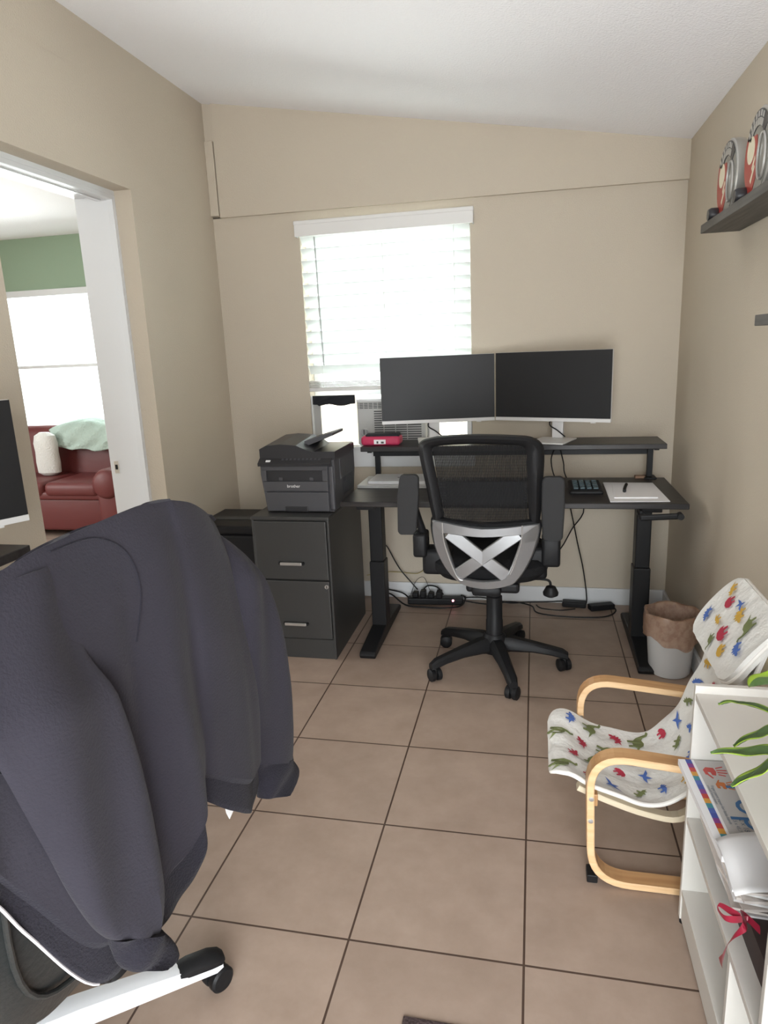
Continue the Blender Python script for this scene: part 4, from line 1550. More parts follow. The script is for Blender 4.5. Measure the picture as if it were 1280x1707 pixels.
for (shp, m, a, y, s, an) in ((BLOB, FR, 0.15, -1.93, 0.024, 1.2), (STE, FB, 0.075, -1.87, 0.026, 0.5), (TRI, FY, 0.09, -1.95, 0.022, 1.5), (BLOB, FR, 0.08, -2.03, 0.028, 1.2), (TRI, FY, 0.18, -1.88, 0.026, 1.0),
                              (STE, FY, 0.15, -2.03, 0.03, 1.0), (SAU, FG, 0.04, -2.0, 0.022, 1.3), (SAU, FG, 0.15, -2.11, 0.034, 1.2), (PTE, FB, 0.17, -1.99, 0.024, 1.2), (BLOB, FY, 0.05, -2.09, 0.022, 1.0), (STE, FB, 0.09, -2.15, 0.026, 1.0)):
    dino(mb, shp, m, a, y, s * 1.2, an, HS)
hr = mb.build('headrest', kc, True)
mb = MB()
ring = [H(a_ / 18, HN + 0.045 * (1 - math.sqrt(max(0, 1 - max(0, abs(a_ / 18 - 0.5) * 2 - 0.45) ** 2 / 0.55 ** 2)))) for a_ in range(19)]
ring2 = [H(a_ / 18, HF - 0.045 * (1 - math.sqrt(max(0, 1 - max(0, abs(a_ / 18 - 0.5) * 2 - 0.45) ** 2 / 0.55 ** 2)))) for a_ in range(18, -1, -1)]
mb.tube(ring + ring2, 0.006, PIPE, n=8, sm=False, closed=True)
mb.build('piping', hr, True)


def rounded(pts, r, seg=7):
    """closed polygon with rounded corners; pts (x,z,radius)"""
    out = []
    n = len(pts)
    for i in range(n):
        p = Vector((pts[i][0], 0, pts[i][1]))
        a = Vector((pts[i - 1][0], 0, pts[i - 1][1]))
        b = Vector((pts[(i + 1) % n][0], 0, pts[(i + 1) % n][1]))
        rr = pts[i][2]
        da, db = (a - p).normalized(), (b - p).normalized()
        s_, e_ = p + da * rr, p + db * rr
        for k in range(seg + 1):
            t = k / seg
            out.append(s_ * (1 - t) ** 2 + p * 2 * t * (1 - t) + e_ * t * t)
    return out


for yc in (-2.222, -1.785):
    loop = rounded([(1.086, 0.420, 0.11), (1.60, 0.372, 0.06), (1.625, 0.012, 0.08), (1.098, 0.0125, 0.11)], 0.1, 9)
    loop = [Vector((p.x, yc, p.z)) for p in loop]
    mb = MB()
    mb.sweep(loop, (0.027, 0.0105), WOOD, WOODE, closed=True)
    af = mb.build('arm_frame', kc)
    for z in (0.285, 0.215):
        mb = MB()
        mb.lathe([(0.007, 0), (0.007, 0.0015), (0.0035, 0.002)], (1.092, yc - 0.027, z), CHROME, 14, axis=(0, -1, 0))
        mb.build('screw', af)
    mb = MB()
    mb.box(1.088, 1.118, yc - 0.015, yc + 0.032, 0.0, 0.026, BLK, 0.003)
    mb.build('foot_pad', af)
for yc in (-2.17, -1.845):
    mb = MB()
    path = cat([(1.06, yc, 0.272), (1.15, yc, 0.235), (1.25, yc, 0.205), (1.34, yc, 0.20), (1.40, yc, 0.27), (1.45, yc, 0.42), (1.50, yc, 0.57), (1.56, yc, 0.74)], 4)
    mb.sweep(path, (0.016, 0.009), CREAM)
    mb.build('seat_rail', kc)
mb = MB()
mb.box(1.095, 1.115, -2.196, -1.812, 0.225, 0.262, WOOD, 0.003)
mb.box(1.45, 1.47, -2.16, -1.86, 0.35, 0.39, CREAM, 0.003)
mb.build('cross_rail', kc)

# ------------------------------------------------------------------ white bookcase
bk = thing('bookcase', (1.495, -2.83, 0), 'low white open bookcase at the lower right with a plant and papers', 'bookcase')
BX0, BX1, BY0, BY1, BZ = 1.318, 1.655, -3.45, -2.325, 0.695
mb = MB()
mb.box(BX0, BX1, BY1 - 0.016, BY1, 0.012, BZ, SHELFW, 0.0015)
mb.build('end_panel', bk)
mb = MB()
mb.box(BX0, BX1, BY0, BY0 + 0.016, 0.012, BZ, SHELFW, 0.0015)
mb.build('end_panel', bk)
mb = MB()
mb.box(BX0 + 0.001, BX1, BY0 + 0.016, BY1 - 0.016, BZ - 0.036, BZ - 0.020, SHELFW, 0.001)
mb.box(BX1 - 0.012, BX1, BY0 + 0.016, BY1 - 0.016, BZ - 0.020, BZ, SHELFW, 0.001)
mb.build('top_board', bk)
mb = MB()
mb.box(BX0 + 0.001, BX1, BY0 + 0.016, BY1 - 0.016, 0.308, 0.325, SHELFW, 0.001)
mb.build('shelf', bk)
mb = MB()
mb.box(BX0 + 0.001, BX1, BY0 + 0.016, BY1 - 0.016, 0.088, 0.104, SHELFW, 0.001)
mb.build('shelf', bk)
mb = MB()
mb.box(BX0 + 0.004, BX0 + 0.018, BY0 + 0.016, BY1 - 0.016, 0.012, 0.0875, SHELFW, 0.001)
mb.build('plinth', bk)
mb = MB()
mb.box(BX0 + 0.002, BX1 - 0.01, -2.752, -2.737, 0.104, 0.308, SHELFW, 0.001)
mb.build('divider', bk)
mb = MB()
mb.box(BX0 + 0.002, BX1 - 0.01, -2.935, -2.920, 0.325, BZ - 0.036, SHELFW, 0.001)
mb.build('divider', bk)
mb = MB()
mb.box(BX1 - 0.006, BX1 - 0.001, BY0 + 0.016, BY1 - 0.016, 0.104, BZ - 0.036, SHELFW)
mb.build('back_panel', bk)
for y in (BY1 - 0.012, BY0 + 0.012):
    for x in (BX0 + 0.010, BX1 - 0.012):
        mb = MB()
        mb.cyl((x, y, 0), (x, y, 0.0125), 0.009, BLK)
        mb.build('foot', bk)

# contents of the bookcase
mb = MB()
mb.prism([(1.352, -2.46), (1.355, -2.80), (1.36, -2.90), (1.60, -2.90), (1.60, -2.46)], lambda x, y, d: Vector((x, y, 0.3255 + d)), DBRN, 0.062)
tag(mb.build('storage_box'), 'dark brown flat box on the middle shelf under the papers', 'box')
mb = MB()
for i in range(9):
    z = 0.389 + i * 0.0078
    j = 0.010 * math.sin(i * 2.3)
    pts = []
    q = [(1.334 + j, -2.44), (1.328 + j * 0.5, -2.60), (1.334 - j, -2.72 + j), (1.46, -2.725 - j), (1.62, -2.72), (1.62, -2.42)]
    mb.prism(q, lambda x, y, d: Vector((x, y, z + d + 0.003 * math.sin(x * 60 + i) * (1 if d else 1))), PAPER2 if i % 3 else PAPER, 0.0055)
tag(mb.build('paper_stack'), 'thick uneven stack of papers on the middle bookcase shelf', 'papers', kind='stuff')
# rumpled white plastic parcel further along the shelf
mb = MB()
rg = []
for i in range(14):
    t = i / 13
    y = -2.735 - 0.165 * t
    ring = []
    for j in range(22):
        a = 2 * PI * j / 22
        rr = 1 + 0.09 * math.sin(j * 2.9 + i * 1.7) + 0.06 * math.sin(j * 5.1 + i * 2.2)
        sx = 0.095 * (math.sin(PI * (0.12 + 0.76 * t))) ** 0.4
        sz = 0.032 * (math.sin(PI * (0.12 + 0.76 * t))) ** 0.4
        ring.append(Vector((1.475 + sx * rr * math.cos(a), y, 0.426 + sz * rr * math.sin(a))))
    rg.append(ring)
mb.rings(rg, mat('white_crinkled_plastic', (0.75, 0.74, 0.76), 0.3, bump=(30, 0.8)))
tag(mb.build('plastic_parcel', None, True), 'rumpled white plastic wrapped parcel behind the red ribbon', 'parcel')
mb = MB()
mb.prism([(1.40, 0.1045), (1.60, 0.1045), (1.60, 0.20), (1.40, 0.20)], lambda x, z, d: Vector((x, -2.95 + d, z)), BRN, 0.16)
tag(mb.build('cardboard_box'), 'brown cardboard box on the bottom shelf of the bookcase', 'box')
# crumpled loose sheet covering the pad's lower end
mb = MB()
rg = []
for i in range(10):
    u = i / 9
    row = []
    for j in range(10):
        v = j / 9
        x = 1.306 + 0.26 * v
        y = -2.640 - 0.15 * u + (0.05 * v)
        z = 0.500 + 0.006 * math.sin(u * 5 + v * 3) + 0.004 * math.sin(v * 13) + 0.02 * (1 - u) * v + 0.02 * v
        row.append(Vector((x, y, z)))
    rg.append(row)
mb.rings(rg, PAPER, closed=False)
sh = mb.build('loose_sheet', None, True)
s2 = sh.modifiers.new('t', 'SOLIDIFY')
s2.thickness = 0.001
tag(sh, 'curled white sheet lying over the lower end of the paint paper pad', 'paper')

# paint paper pad: cover faces up, tilted, sticking out of the shelf
pd = thing('paint_paper_pad', (1.43, -2.48, 0.47), 'colourful finger paint paper pad with handprints sticking out of the bookcase', 'paper pad')
O = Vector((1.288, -2.345, 0.492))
ex = Vector((1, 0.0, 0.035)).normalized()
ey = Vector((0.07, -1, -0.02)).normalized()
en = ex.cross(ey).normalized()
if en.z < 0:
    en = -en


def PP(a, b, d=0.0):
    # a: along x from the spine, b: toward the camera
    return O + ex * a + ey * b + en * d


mb = MB()
mb.prism([(0, 0), (0.305, 0), (0.305, 0.33), (0, 0.33)], lambda a, b, d: PP(a, b, -0.014 + d), PAPER, 0.014)
pg = mb.build('pages', pd)
COVER = mat('pad_cover_grey', (0.50, 0.48, 0.47), 0.4)
mb = MB()
mb.prism([(0, 0), (0.305, 0), (0.305, 0.33), (0, 0.33)], lambda a, b, d: PP(a, b, 0.0002 + d), COVER, 0.0008)
RB = [mat('pad_%d' % i, c, 0.45) for i, c in enumerate([(0.05, 0.08, 0.35), (0.22, 0.04, 0.22), (0.50, 0.05, 0.04), (0.62, 0.30, 0.04), (0.05, 0.25, 0.30), (0.07, 0.12, 0.42)])]
nb = 20
for i in range(nb):
    b0 = i * 0.33 / nb
    mb.prism([(0.016, b0), (0.030, b0), (0.030, b0 + 0.33 / nb), (0.016, b0 + 0.33 / nb)], lambda a, b, d: PP(a, b, 0.0012 + d), RB[[0, 1, 2, 3, 4, 5][i % 6]], 0.0003)
mb.prism([(0.0, 0), (0.016, 0), (0.016, 0.33), (0.0, 0.33)], lambda a, b, d: PP(a, b, 0.0012 + d), PAPER, 0.0003)
mb.prism([(0.030, 0), (0.036, 0), (0.036, 0.33), (0.030, 0.33)], lambda a, b, d: PP(a, b, 0.0012 + d), PAPER, 0.0003)


def hand(mb, a0, b0, s, m, flip=1):
    th = 0.0003
    f_ = lambda a, b, d: PP(a, b, 0.0012 + d)
    palm = [(a0 + s * x, b0 + s * y) for x, y in ((-0.2, -0.6), (0.45, -0.55), (0.55, 0.0), (0.4, 0.55), (0.1, 0.5), (0.05, 0.1), (-0.2, 0.05), (-0.15, 0.5), (-0.45, 0.45), (-0.5, -0.2))]
    mb.prism(palm, f_, m, th)
    for (y0, y1, L_) in ((-0.5, -0.75, 1.25), (-0.2, -0.25, 1.45), (0.1, 0.15, 1.4), (0.4, 0.55, 1.15)):
        mb.prism([(a0 + s * 0.62, b0 + s * (y0 - 0.07)), (a0 + s * L_, b0 + s * (y1 - 0.07)), (a0 + s * (L_ + 0.06), b0 + s * y1), (a0 + s * L_, b0 + s * (y1 + 0.07)), (a0 + s * 0.62, b0 + s * (y0 + 0.07))], f_, m, th)
    mb.prism([(a0 - s * 0.3, b0 + s * 0.5 * flip), (a0 - s * 0.12, b0 + s * 0.45 * flip), (a0 + s * 0.1, b0 + s * 0.95 * flip), (a0 - s * 0.02, b0 + s * 1.0 * flip)], f_, m, th)


hand(mb, 0.060, 0.045, 0.027, RB[2], 1)
hand(mb, 0.070, 0.098, 0.022, mat('pad_orange', (0.55, 0.15, 0.03), 0.45), -1)
BLUEP = mat('pad_blue', (0.05, 0.16, 0.36), 0.45)
TXT = mat('pad_grey_text', (0.13, 0.17, 0.22), 0.5)
tf = lambda ox, oy: (lambda x, y, d: PP(ox + y, oy + x, 0.0013 + d))
text_into(mb, 'l op', 0.105, BLUEP, tf(0.079, 0.09))
text_into(mb, '12 x 18 in', 0.016, TXT, tf(0.070, 0.205))
text_into(mb, '30.5 x 45.7 cm', 0.011, TXT, tf(0.057, 0.205))
text_into(mb, 'finger paint paper for little hands', 0.010, TXT, tf(0.046, 0.10))
text_into(mb, 'smooth heavy sheets', 0.008, TXT, tf(0.038, 0.10))
cv = mb.build('cover', pd)
cv['label'] = 'grey cover with rainbow stripe, handprints and blue letters'

# red ribbon hanging from the shelf
mb = MB()


def ribbon(mb, pts, wv, m, w0=0.011):
    P_ = cat(pts, 6)
    rg_ = []
    for i, p in enumerate(P_):
        t = i / (len(P_) - 1)
        d = Vector(wv) * w0 * (0.7 + 0.3 * math.sin(t * 9))
        d = Matrix.Rotation(0.6 * math.sin(t * 7), 3, 'Z') @ d
        rg_.append([p - d, p + Vector((-0.0008, 0, 0)), p + d, p + Vector((0.0008, 0, 0))])
    mb.rings(rg_, m)


ribbon(mb, [(1.36, -2.775, 0.41), (1.335, -2.759, 0.424), (1.324, -2.800, 0.437), (1.305, -2.803, 0.412), (1.300, -2.785, 0.369), (1.300, -2.775, 0.335), (1.300, -2.762, 0.308)], (0.15, 0.8, 0.45), RIB, 0.012)
ribbon(mb, [(1.34, -2.765, 0.424), (1.320, -2.758, 0.412), (1.305, -2.747, 0.403), (1.300, -2.719, 0.395), (1.302, -2.716, 0.405), (1.315, -2.74, 0.415), (1.33, -2.758, 0.42)], (0.1, 0.3, 0.9), RIB, 0.007)
tag(mb.build('ribbon', None, True), 'dark red satin ribbon hanging over the front of the bookcase shelf', 'ribbon')

# plant on the bookcase
pl = thing('potted_plant', (1.52, -2.92, BZ - 0.02), 'leafy plant with lime edged dark green leaves on top of the bookcase', 'potted plant')
PCn = Vector((1.52, -2.92, BZ - 0.02))
mb = MB()
mb.lathe([(0.001, 0.0), (0.055, 0.0), (0.075, 0.11), (0.080, 0.115), (0.080, 0.13), (0.072, 0.13), (0.068, 0.11), (0.001, 0.105)], PCn, TERRA, 32, cap=False)
mb.build('pot', pl, True)


def leaf(pts, wmax, lime=0.35, cup=0.25, tw=0.0):
    mb = MB()
    P_ = cat(pts, 7)
    n = len(P_)
    rows = []
    for i, p in enumerate(P_):
        t = i / (n - 1)
        tan = (P_[min(i + 1, n - 1)] - P_[max(i - 1, 0)]).normalized()
        side = tan.cross(Vector((0, 0, 1)))
        if side.length < 1e-3:
            side = Vector((0, 1, 0))
        side.normalize()
        side = Matrix.Rotation(tw, 3, tan) @ side
        nrm = side.cross(tan).normalized()
        wv = wmax * max(0.02, math.sin(PI * min(1, (t * 0.93 + 0.07))) ** 0.75)
        rows.append([p + side * (wv * u) + nrm * (cup * wv * abs(u)) + nrm * 0.002 * math.sin(i * 0.7 + u * 3) for u in (-1, -(1 - lime), -0.35, 0, 0.35, 1 - lime, 1)])
    R = [[mb.bm.verts.new(q) for q in r] for r in rows]
    for i in range(n - 1):
        for j in range(6):
            f = mb.bm.faces.new((R[i][j], R[i][j + 1], R[i + 1][j + 1], R[i + 1][j]))
            f.material_index = mb.mi(LEAFL if j in (0, 5) else LEAFD)
            f.smooth = True
    o = mb.build('leaf', pl, True)
    m_ = o.modifiers.new('t', 'SOLIDIFY')
    m_.thickness = 0.0012
    return o


leaf([(1.50, -2.90, 0.80), (1.43, -2.79, 0.84), (1.36, -2.70, 0.835), (1.325, -2.635, 0.815), (1.296, -2.62, 0.80)], 0.009, 0.15)
leaf([(1.50, -2.92, 0.80), (1.42, -2.84, 0.845), (1.36, -2.79, 0.845), (1.32, -2.775, 0.825), (1.288, -2.765, 0.795)], 0.019, 0.18)
leaf([(1.49, -2.93, 0.79), (1.40, -2.86, 0.83), (1.34, -2.83, 0.825), (1.29, -2.81, 0.81), (1.241, -2.802, 0.80)], 0.019, 0.18)
leaf([(1.49, -2.95, 0.79), (1.40, -2.90, 0.845), (1.34, -2.875, 0.84), (1.30, -2.87, 0.81), (1.258, -2.875, 0.785)], 0.027, 0.25, tw=0.3)
leaf([(1.51, -2.90, 0.80), (1.47, -2.76, 0.86), (1.43, -2.66, 0.875), (1.39, -2.61, 0.85), (1.365, -2.575, 0.82)], 0.046, 0.42, tw=0.5)
leaf([(1.53, -2.93, 0.80), (1.60, -2.84, 0.88), (1.62, -2.74, 0.87), (1.61, -2.66, 0.82)], 0.025, 0.4)
leaf([(1.53, -2.95, 0.80), (1.56, -3.05, 0.90), (1.54, -3.15, 0.88), (1.52, -3.22, 0.82)], 0.025, 0.4)
leaf([(1.50, -2.95, 0.80), (1.46, -3.06, 0.88), (1.42, -3.14, 0.86), (1.38, -3.2, 0.80)], 0.022, 0.4)

# ------------------------------------------------------------------ rug corner
mb = MB()
mb.box(0.64, 1.22, -3.50, -2.732, 0.0, 0.006, RUG, 0.002)
tag(mb.build('rug'), 'corner of a dark brown rug at the bottom edge of the floor', 'rug')

# ------------------------------------------------------------------ leather chair in the foreground
ec = thing('leather_office_chair', (-0.14, -3.02, 0), 'black leather office chair with white metal base under the dark jacket', 'office chair')
EC = Vector((-0.14, -3.02, 0))
mb = MB()
mb.lathe([(0.025, 0.07), (0.05, 0.08), (0.055, 0.14), (0.04, 0.165), (0.03, 0.17)], EC, WPL)
mb.build('hub', ec, True)
for ang in (43, 115, 187, 259, 331):
    a = math.radians(ang)
    d = Vector((math.cos(a), math.sin(a), 0))
    s = Vector((-math.sin(a), math.cos(a), 0))
    mb = MB()
    rg = []
    for r, z, hw, hh in ((0.02, 0.13, 0.034, 0.026), (0.12, 0.122, 0.031, 0.023), (0.25, 0.104, 0.029, 0.020), (0.35, 0.088, 0.027, 0.016), (0.42, 0.075, 0.026, 0.011), (0.438, 0.072, 0.018, 0.008)):
        c = EC + d * r + Vector((0, 0, z))
        rg.append([c + s * (hw * x) + Vector((0, 0, hh * y)) for x, y in ((-1, -1), (1, -1), (1, 0.3), (0.75, 0.9), (0.3, 1), (-0.3, 1), (-0.75, 0.9), (-1, 0.3))])
    mb.rings(rg, WPL)
    lg = mb.build('leg', ec, True)
    mb = MB()
    rg = []
    for r, z, hw, hh in ((0.335, 0.098, 0.026, 0.008), (0.36, 0.098, 0.0275, 0.014), (0.41, 0.092, 0.0275, 0.015), (0.435, 0.086, 0.024, 0.012), (0.445, 0.083, 0.014, 0.006)):
        c = EC + d * r + Vector((0, 0, z))
        rg.append([c + s * (hw * x) + Vector((0, 0, hh * y)) for x, y in ((-1, -0.6), (1, -0.6), (1.0, 0.4), (0.7, 0.95), (0, 1.1), (-0.7, 0.95), (-1.0, 0.4))])
    mb.rings(rg, BLK)
    mb.build('end_cap', lg, True)
    mb = MB()
    cc = EC + d * 0.425
    ax = Vector((math.cos(a + 1.9), math.sin(a + 1.9), 0))
    for sg in (-1, 1):
        mb.lathe([(0.004, 0.002 * sg), (0.029, 0.003 * sg), (0.0315, 0.008 * sg), (0.0315, 0.022 * sg), (0.026, 0.027 * sg), (0.004, 0.028 * sg)], cc + Vector((0, 0, 0.0316)), BLK, 24, axis=ax)
    mb.cyl(cc + Vector((0, 0, 0.035)), cc + Vector((0, 0, 0.075)), 0.008, BLK)
    mb.build('caster', lg, True)
mb = MB()
mb.lathe([(0.028, 0.15), (0.028, 0.30), (0.02, 0.31), (0.02, 0.42)], EC, BLK)
mb.build('gas_column', ec, True)
RT = Matrix.Translation(EC) @ Matrix.Rotation(math.radians(-8.5), 4, 'Z')


def cushion(mb, m, cx, cy, cz, sx, sy, sz, p=0.4, n=36, lev=9, tilt=0.0):
    """superellipsoid-like cushion; local to the chair, x = rearward"""
    rg = []
    for i in range(lev + 1):
        v = -PI / 2 + PI * i / lev
        cv_, sv = max(1e-3, math.cos(v)) ** p, abs(math.sin(v)) ** p * (1 if v > 0 else -1)
        ring = []
        for j in range(n):
            a = 2 * PI * j / n
            ca_, sa_ = math.cos(a), math.sin(a)
            q = Vector((sx * cv_ * abs(ca_) ** p * (1 if ca_ > 0 else -1), sy * cv_ * abs(sa_) ** p * (1 if sa_ > 0 else -1), sz * sv))
            q = Matrix.Rotation(tilt, 3, 'Y') @ q
            ring.append(RT @ (q + Vector((cx, cy, cz))))
        rg.append(ring)
    mb.rings(rg, m)


mb = MB()
cushion(mb, LEATH, -0.02, 0, 0.46, 0.27, 0.27, 0.055, 0.45)
mb.build('seat', ec, True)
mb = MB()
cushion(mb, LEATH, 0.335, 0.0, 0.865, 0.045, 0.285, 0.385, 0.42, tilt=math.radians(5))
bs = mb.build('backrest', ec, True)
mb = MB()
lp = []
for k in range(40):
    a = 2 * PI * k / 40
    ca_, sa_ = math.cos(a), math.sin(a)
    q = Vector((0.047, 0.235 * abs(ca_) ** 0.45 * (1 if ca_ > 0 else -1), 0.33 * abs(sa_) ** 0.45 * (1 if sa_ > 0 else -1)))
    q = Matrix.Rotation(math.radians(5), 3, 'Y') @ q
    lp.append(RT @ (q + Vector((0.335, 0, 0.865))))
mb.tube(lp, 0.005, LEATH, n=8, sm=False, closed=True)
mb.build('piping', bs, True)
mb = MB()
cushion(mb, BLK, 0.18, 0, 0.43, 0.16, 0.05, 0.025, 0.5)
cushion(mb, BLK, 0.315, 0, 0.50, 0.02, 0.05, 0.09, 0.5)
mb.build('back_support', ec, True)
for sg in (-1, 1):
    mb = MB()
    cushion(mb, BLK, 0.02, 0.30 * sg, 0.68, 0.13, 0.035, 0.018, 0.5)
    pts = [RT @ Vector((x, y * sg, z)) for x, y, z in ((-0.05, 0.24, 0.44), (-0.04, 0.305, 0.47), (0.0, 0.305, 0.60), (0.02, 0.30, 0.67))]
    mb.tube(pts, 0.015, BLK)
    mb.build('armrest', ec, True)

# ------------------------------------------------------------------ jacket draped over the leather chair
jk = thing('jacket', (0.3, -3.0, 1.25), 'dark navy fleece jacket draped over the leather office chair', 'jacket')
JB = [
  ((0.13, -3.43, 1.20), (0.15, -3.50, 1.12), (0.17, -3.52, 1.03)),
  ((0.236, -3.44, 1.245), (0.255, -3.486, 1.15), (0.269, -3.503, 1.044)),
  ((0.248, -3.357, 1.257), (0.267, -3.418, 1.115), (0.281, -3.449, 0.973)),
  ((0.26, -3.273, 1.266), (0.278, -3.356, 1.086), (0.293, -3.4, 0.89)),
  ((0.27, -3.204, 1.278), (0.29, -3.297, 1.042), (0.303, -3.368, 0.809)),
  ((0.279, -3.138, 1.284), (0.302, -3.241, 0.979), (0.323, -3.297, 0.658)),
  ((0.288, -3.077, 1.288), (0.313, -3.173, 0.966), (0.336, -3.219, 0.632)),
  ((0.295, -3.03, 1.291), (0.322, -3.112, 0.971), (0.349, -3.137, 0.622)),
  ((0.301, -2.987, 1.292), (0.331, -3.056, 0.962), (0.359, -3.068, 0.631)),
  ((0.307, -2.952, 1.289), (0.339, -2.999, 0.965), (0.362, -3.031, 0.671)),
  ((0.311, -2.926, 1.286), (0.336, -2.947, 0.973), (0.352, -3.004, 0.74)),
  ((0.315, -2.903, 1.281), (0.342, -2.909, 0.978), (0.356, -2.98, 0.728)),
  ((0.314, -2.848, 1.264), (0.344, -2.838, 0.957), (0.36, -2.913, 0.66)),
  ((0.306, -2.778, 1.231), (0.347, -2.759, 0.927), (0.368, -2.823, 0.596)),
  ((0.289, -2.708, 1.193), (0.323, -2.673, 0.878), (0.343, -2.718, 0.608)),
]
JN = [
  ((0.283, -3.358, 1.259), (0.312, -3.163, 1.256)),
  ((0.284, -3.385, 1.189), (0.317, -3.187, 1.138)),
  ((0.292, -3.378, 1.101), (0.326, -3.173, 1.051)),
  ((0.301, -3.358, 1.023), (0.336, -3.161, 0.93)),
  ((0.312, -3.336, 0.92), (0.345, -3.159, 0.807)),
  ((0.321, -3.318, 0.831), (0.352, -3.16, 0.708)),
  ((0.33, -3.298, 0.759), (0.355, -3.172, 0.663)),
  ((0.336, -3.28, 0.721), (0.355, -3.184, 0.648)),
]
JNC = [
  ((0.337, -3.278, 0.718), (0.356, -3.183, 0.647)),
  ((0.339, -3.275, 0.696), (0.359, -3.174, 0.618)),
  ((0.341, -3.27, 0.667), (0.361, -3.172, 0.588)),
  ((0.344, -3.261, 0.647), (0.357, -3.193, 0.591)),
]
JF = [
  ((0.288, -2.782, 1.19), (0.302, -2.693, 1.176)),
  ((0.294, -2.767, 1.132), (0.316, -2.631, 1.101)),
  ((0.3, -2.755, 1.051), (0.327, -2.595, 1.004)),
  ((0.307, -2.75, 0.963), (0.336, -2.577, 0.901)),
  ((0.313, -2.748, 0.852), (0.345, -2.57, 0.775)),
  ((0.32, -2.75, 0.739), (0.352, -2.575, 0.65)),
  ((0.325, -2.753, 0.654), (0.355, -2.587, 0.56)),
]
JFC = [
  ((0.326, -2.747, 0.65), (0.355, -2.588, 0.567)),
  ((0.328, -2.744, 0.623), (0.358, -2.579, 0.533)),
  ((0.332, -2.732, 0.584), (0.356, -2.6, 0.514)),
  ((0.334, -2.73, 0.552), (0.352, -2.633, 0.503)),
]
NJ = Vector((0.985, -0.15, 0.08)).normalized()


def fold(s, t):
    """relief of the hanging cloth; s across 0..1, t down 0..1"""
    s = (s * 14 - 1) / 13
    f = 0.0
    for s0, s1, wd_, am in ((0.30, 0.34, 0.05, 0.010), (0.44, 0.50, 0.035, -0.010), (0.55, 0.62, 0.05, 0.012), (0.66, 0.74, 0.04, -0.008), (0.80, 0.86, 0.05, 0.010), (0.90, 0.93, 0.025, -0.008), (0.15, 0.2, 0.05, -0.006)):
        c_ = s0 + (s1 - s0) * t
        f += am * math.exp(-((s - c_) / wd_) ** 2) * min(1, t * 1.6)
    f += 0.003 * math.sin(s * 31 + t * 6) * t + 0.002 * math.sin(s * 17 - t * 13)
    return f


mb = MB()
NS, NT = 90, 60
top = cat([c[0] for c in JB], 8)
mid = cat([c[1] for c in JB], 8)
bot = cat([c[2] for c in JB], 8)
nS = len(top)
rows = []
HEM = []
for i in range(nS):
    s = i / (nS - 1)
    T_, M_, B_ = top[i], mid[i], bot[i]
    col_ = []
    # over the ridge and down the seat side
    side = T_ + Vector((-0.155, 0.02, -0.40))
    r1 = T_ + Vector((-0.135, 0.02, -0.16))
    r2 = T_ + Vector((-0.11, 0.015, -0.075))
    r3 = T_ + Vector((-0.055, 0.005, -0.028))
    rs = T_ + Vector((-0.012, 0, 0.0))
    for p in (side, r1, r2, r3, rs):
        col_.append(p.copy())
    for k in range(0, NT + 1):
        t = k / NT
        # quadratic through T, M (t=.5), B
        p = T_ * (2 * (t - 0.5) * (t - 1)) + M_ * (-4 * t * (t - 1)) + B_ * (2 * t * (t - 0.5))
        lift = 0.012 * (1 - math.exp(-t * 9))
        p = p + NJ * (fold(s, t) + lift - 0.012)
        if t > 0.90:
            p = p - NJ * 0.010 * (1 if t > 0.915 else (t - 0.90) / 0.015)
        col_.append(p)
    rows.append(col_)
mb.rings(rows, JACK, closed=False)
ib = mb.mi(JRIB)
mb.bm.faces.ensure_lookup_table()
for fi, f in enumerate(mb.bm.faces):
    k_ = fi % (NT + 5)
    if k_ >= 5 + int(0.91 * NT):
        f.material_index = ib
jb = mb.build('torso', jk, True)
sd = jb.modifiers.new('t', 'SOLIDIFY')
sd.thickness = 0.006
sd.offset = -1


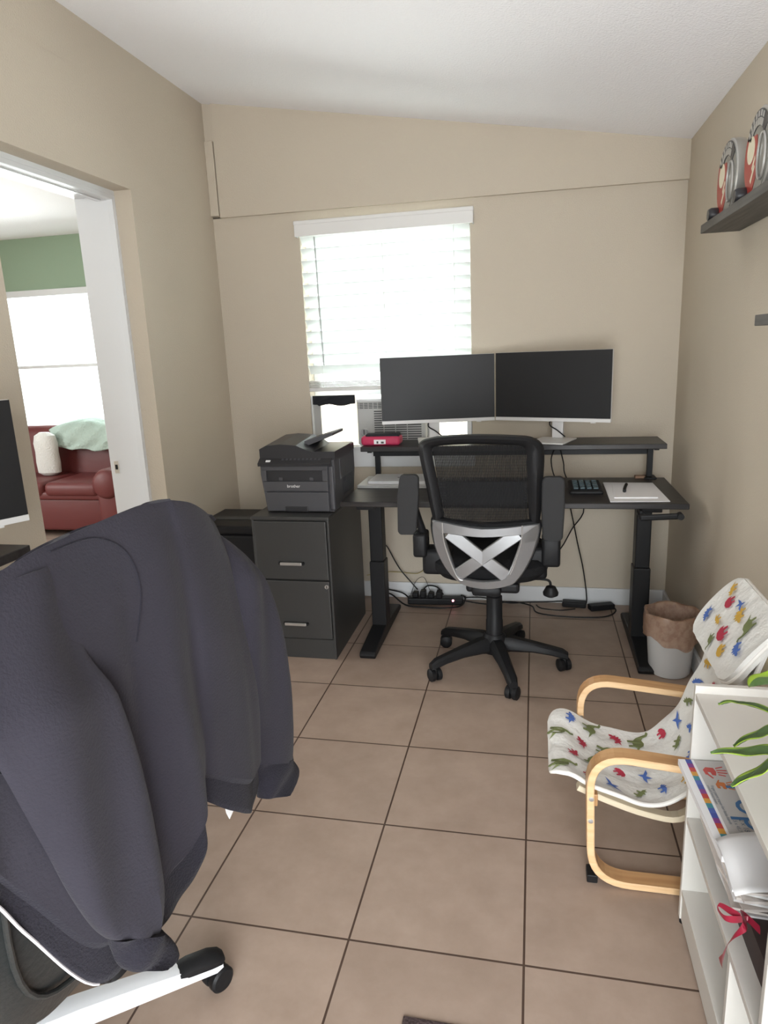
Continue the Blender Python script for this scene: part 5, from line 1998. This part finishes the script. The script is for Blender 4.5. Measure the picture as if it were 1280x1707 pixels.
def sleeve(pairs, th, m, name, parent, crease=0.0, gather=0.0, sub=5, ribs=0):
    L_ = cat([p[0] for p in pairs], sub)
    R_ = cat([p[1] for p in pairs], sub)
    mb = MB()
    n = 28
    rg = []
    for i, (a, b) in enumerate(zip(L_, R_)):
        t = i / (len(L_) - 1)
        mid_ = (a + b) / 2
        hv = (b - a) / 2
        ring = []
        for j in range(n):
            an = 2 * PI * j / n
            c_, s_ = math.cos(an), math.sin(an)
            em = min(1.0, t * 3.6) if crease else 1.0
            th_ = th * (1 + crease * math.sin(t * 9 + c_ * 4) * 0.15) * (0.35 + 0.65 * em)
            d_ = th_ * s_
            if s_ > 0:
                d_ += 0.006 * math.sin(c_ * 5 + t * 7) - gather * 0.012 * math.exp(-((c_ - (0.15)) / 0.14) ** 2) * t * t
            if ribs:
                d_ += 0.0008 * math.sin(an * ribs)
            d_ -= (1 - em) * 0.050
            ring.append(mid_ + hv * (abs(c_) ** 0.85 * (1 if c_ > 0 else -1)) + NJ * d_)
        rg.append(ring)
    mb.rings(rg, m)
    return mb.build(name, parent, True)


sn = sleeve(JN, 0.026, JACK, 'sleeve', jk, 1.0, 1.0)
sleeve(JNC, 0.028, JRIB, 'cuff', sn, ribs=14)
sf = sleeve(JF, 0.036, JACK, 'sleeve', jk, 1.0, 0.6)
sleeve(JFC, 0.030, JRIB, 'cuff', sf, ribs=14)
# pale zip edge along the lower front hem, white care tag, seams
mb = MB()
mb.tube([p - NJ * 0.012 + Vector((0, 0, -0.004)) for p in bot[8:42]], 0.0022, mat('white_zip_tape', (0.55, 0.53, 0.56), 0.6), n=6, sm=False)
z_ = mb.build('zip_tape', jb, True)
z_['label'] = 'pale zip tape'
mb = MB()
mb.prism([(0.0, 0.0), (0.012, -0.004), (0.026, -0.042), (0.012, -0.050), (0.004, -0.03)], lambda x, z, d: Vector((0.338 + x * 0.15, -2.903 + x, 0.672 + z)) + NJ * (d - 0.004), LETTER, 0.001)
t_ = mb.build('care_tag', jb)
mb = MB()


def on_torso(s, t, lift=0.0):
    s = (s * 13 + 1) / 14
    fi = max(0.0, min(nS - 1.001, s * (nS - 1)))
    fj = max(0.0, min(NT - 0.001, t * NT))
    i, j = int(fi), int(fj)
    a = rows[i][5 + j].lerp(rows[i + 1][5 + j], fi - i)
    b = rows[i][6 + j].lerp(rows[i + 1][6 + j], fi - i)
    return a.lerp(b, fj - j) + NJ * lift


for line in ([(0.26, 0.02), (0.36, 0.03), (0.46, 0.10), (0.50, 0.20), (0.48, 0.32)], [(0.10, 0.62), (0.18, 0.60), (0.25, 0.56)]):
    P_ = cat([(a, b, 0) for a, b in line], 8)
    mb = MB()
    mb.tube([on_torso(p.x, p.y, 0.0005) for p in P_], 0.0016, JRIB, n=6, sm=False)
    mb.build('seam', jb, True)
t_['label'] = 'white care tag'
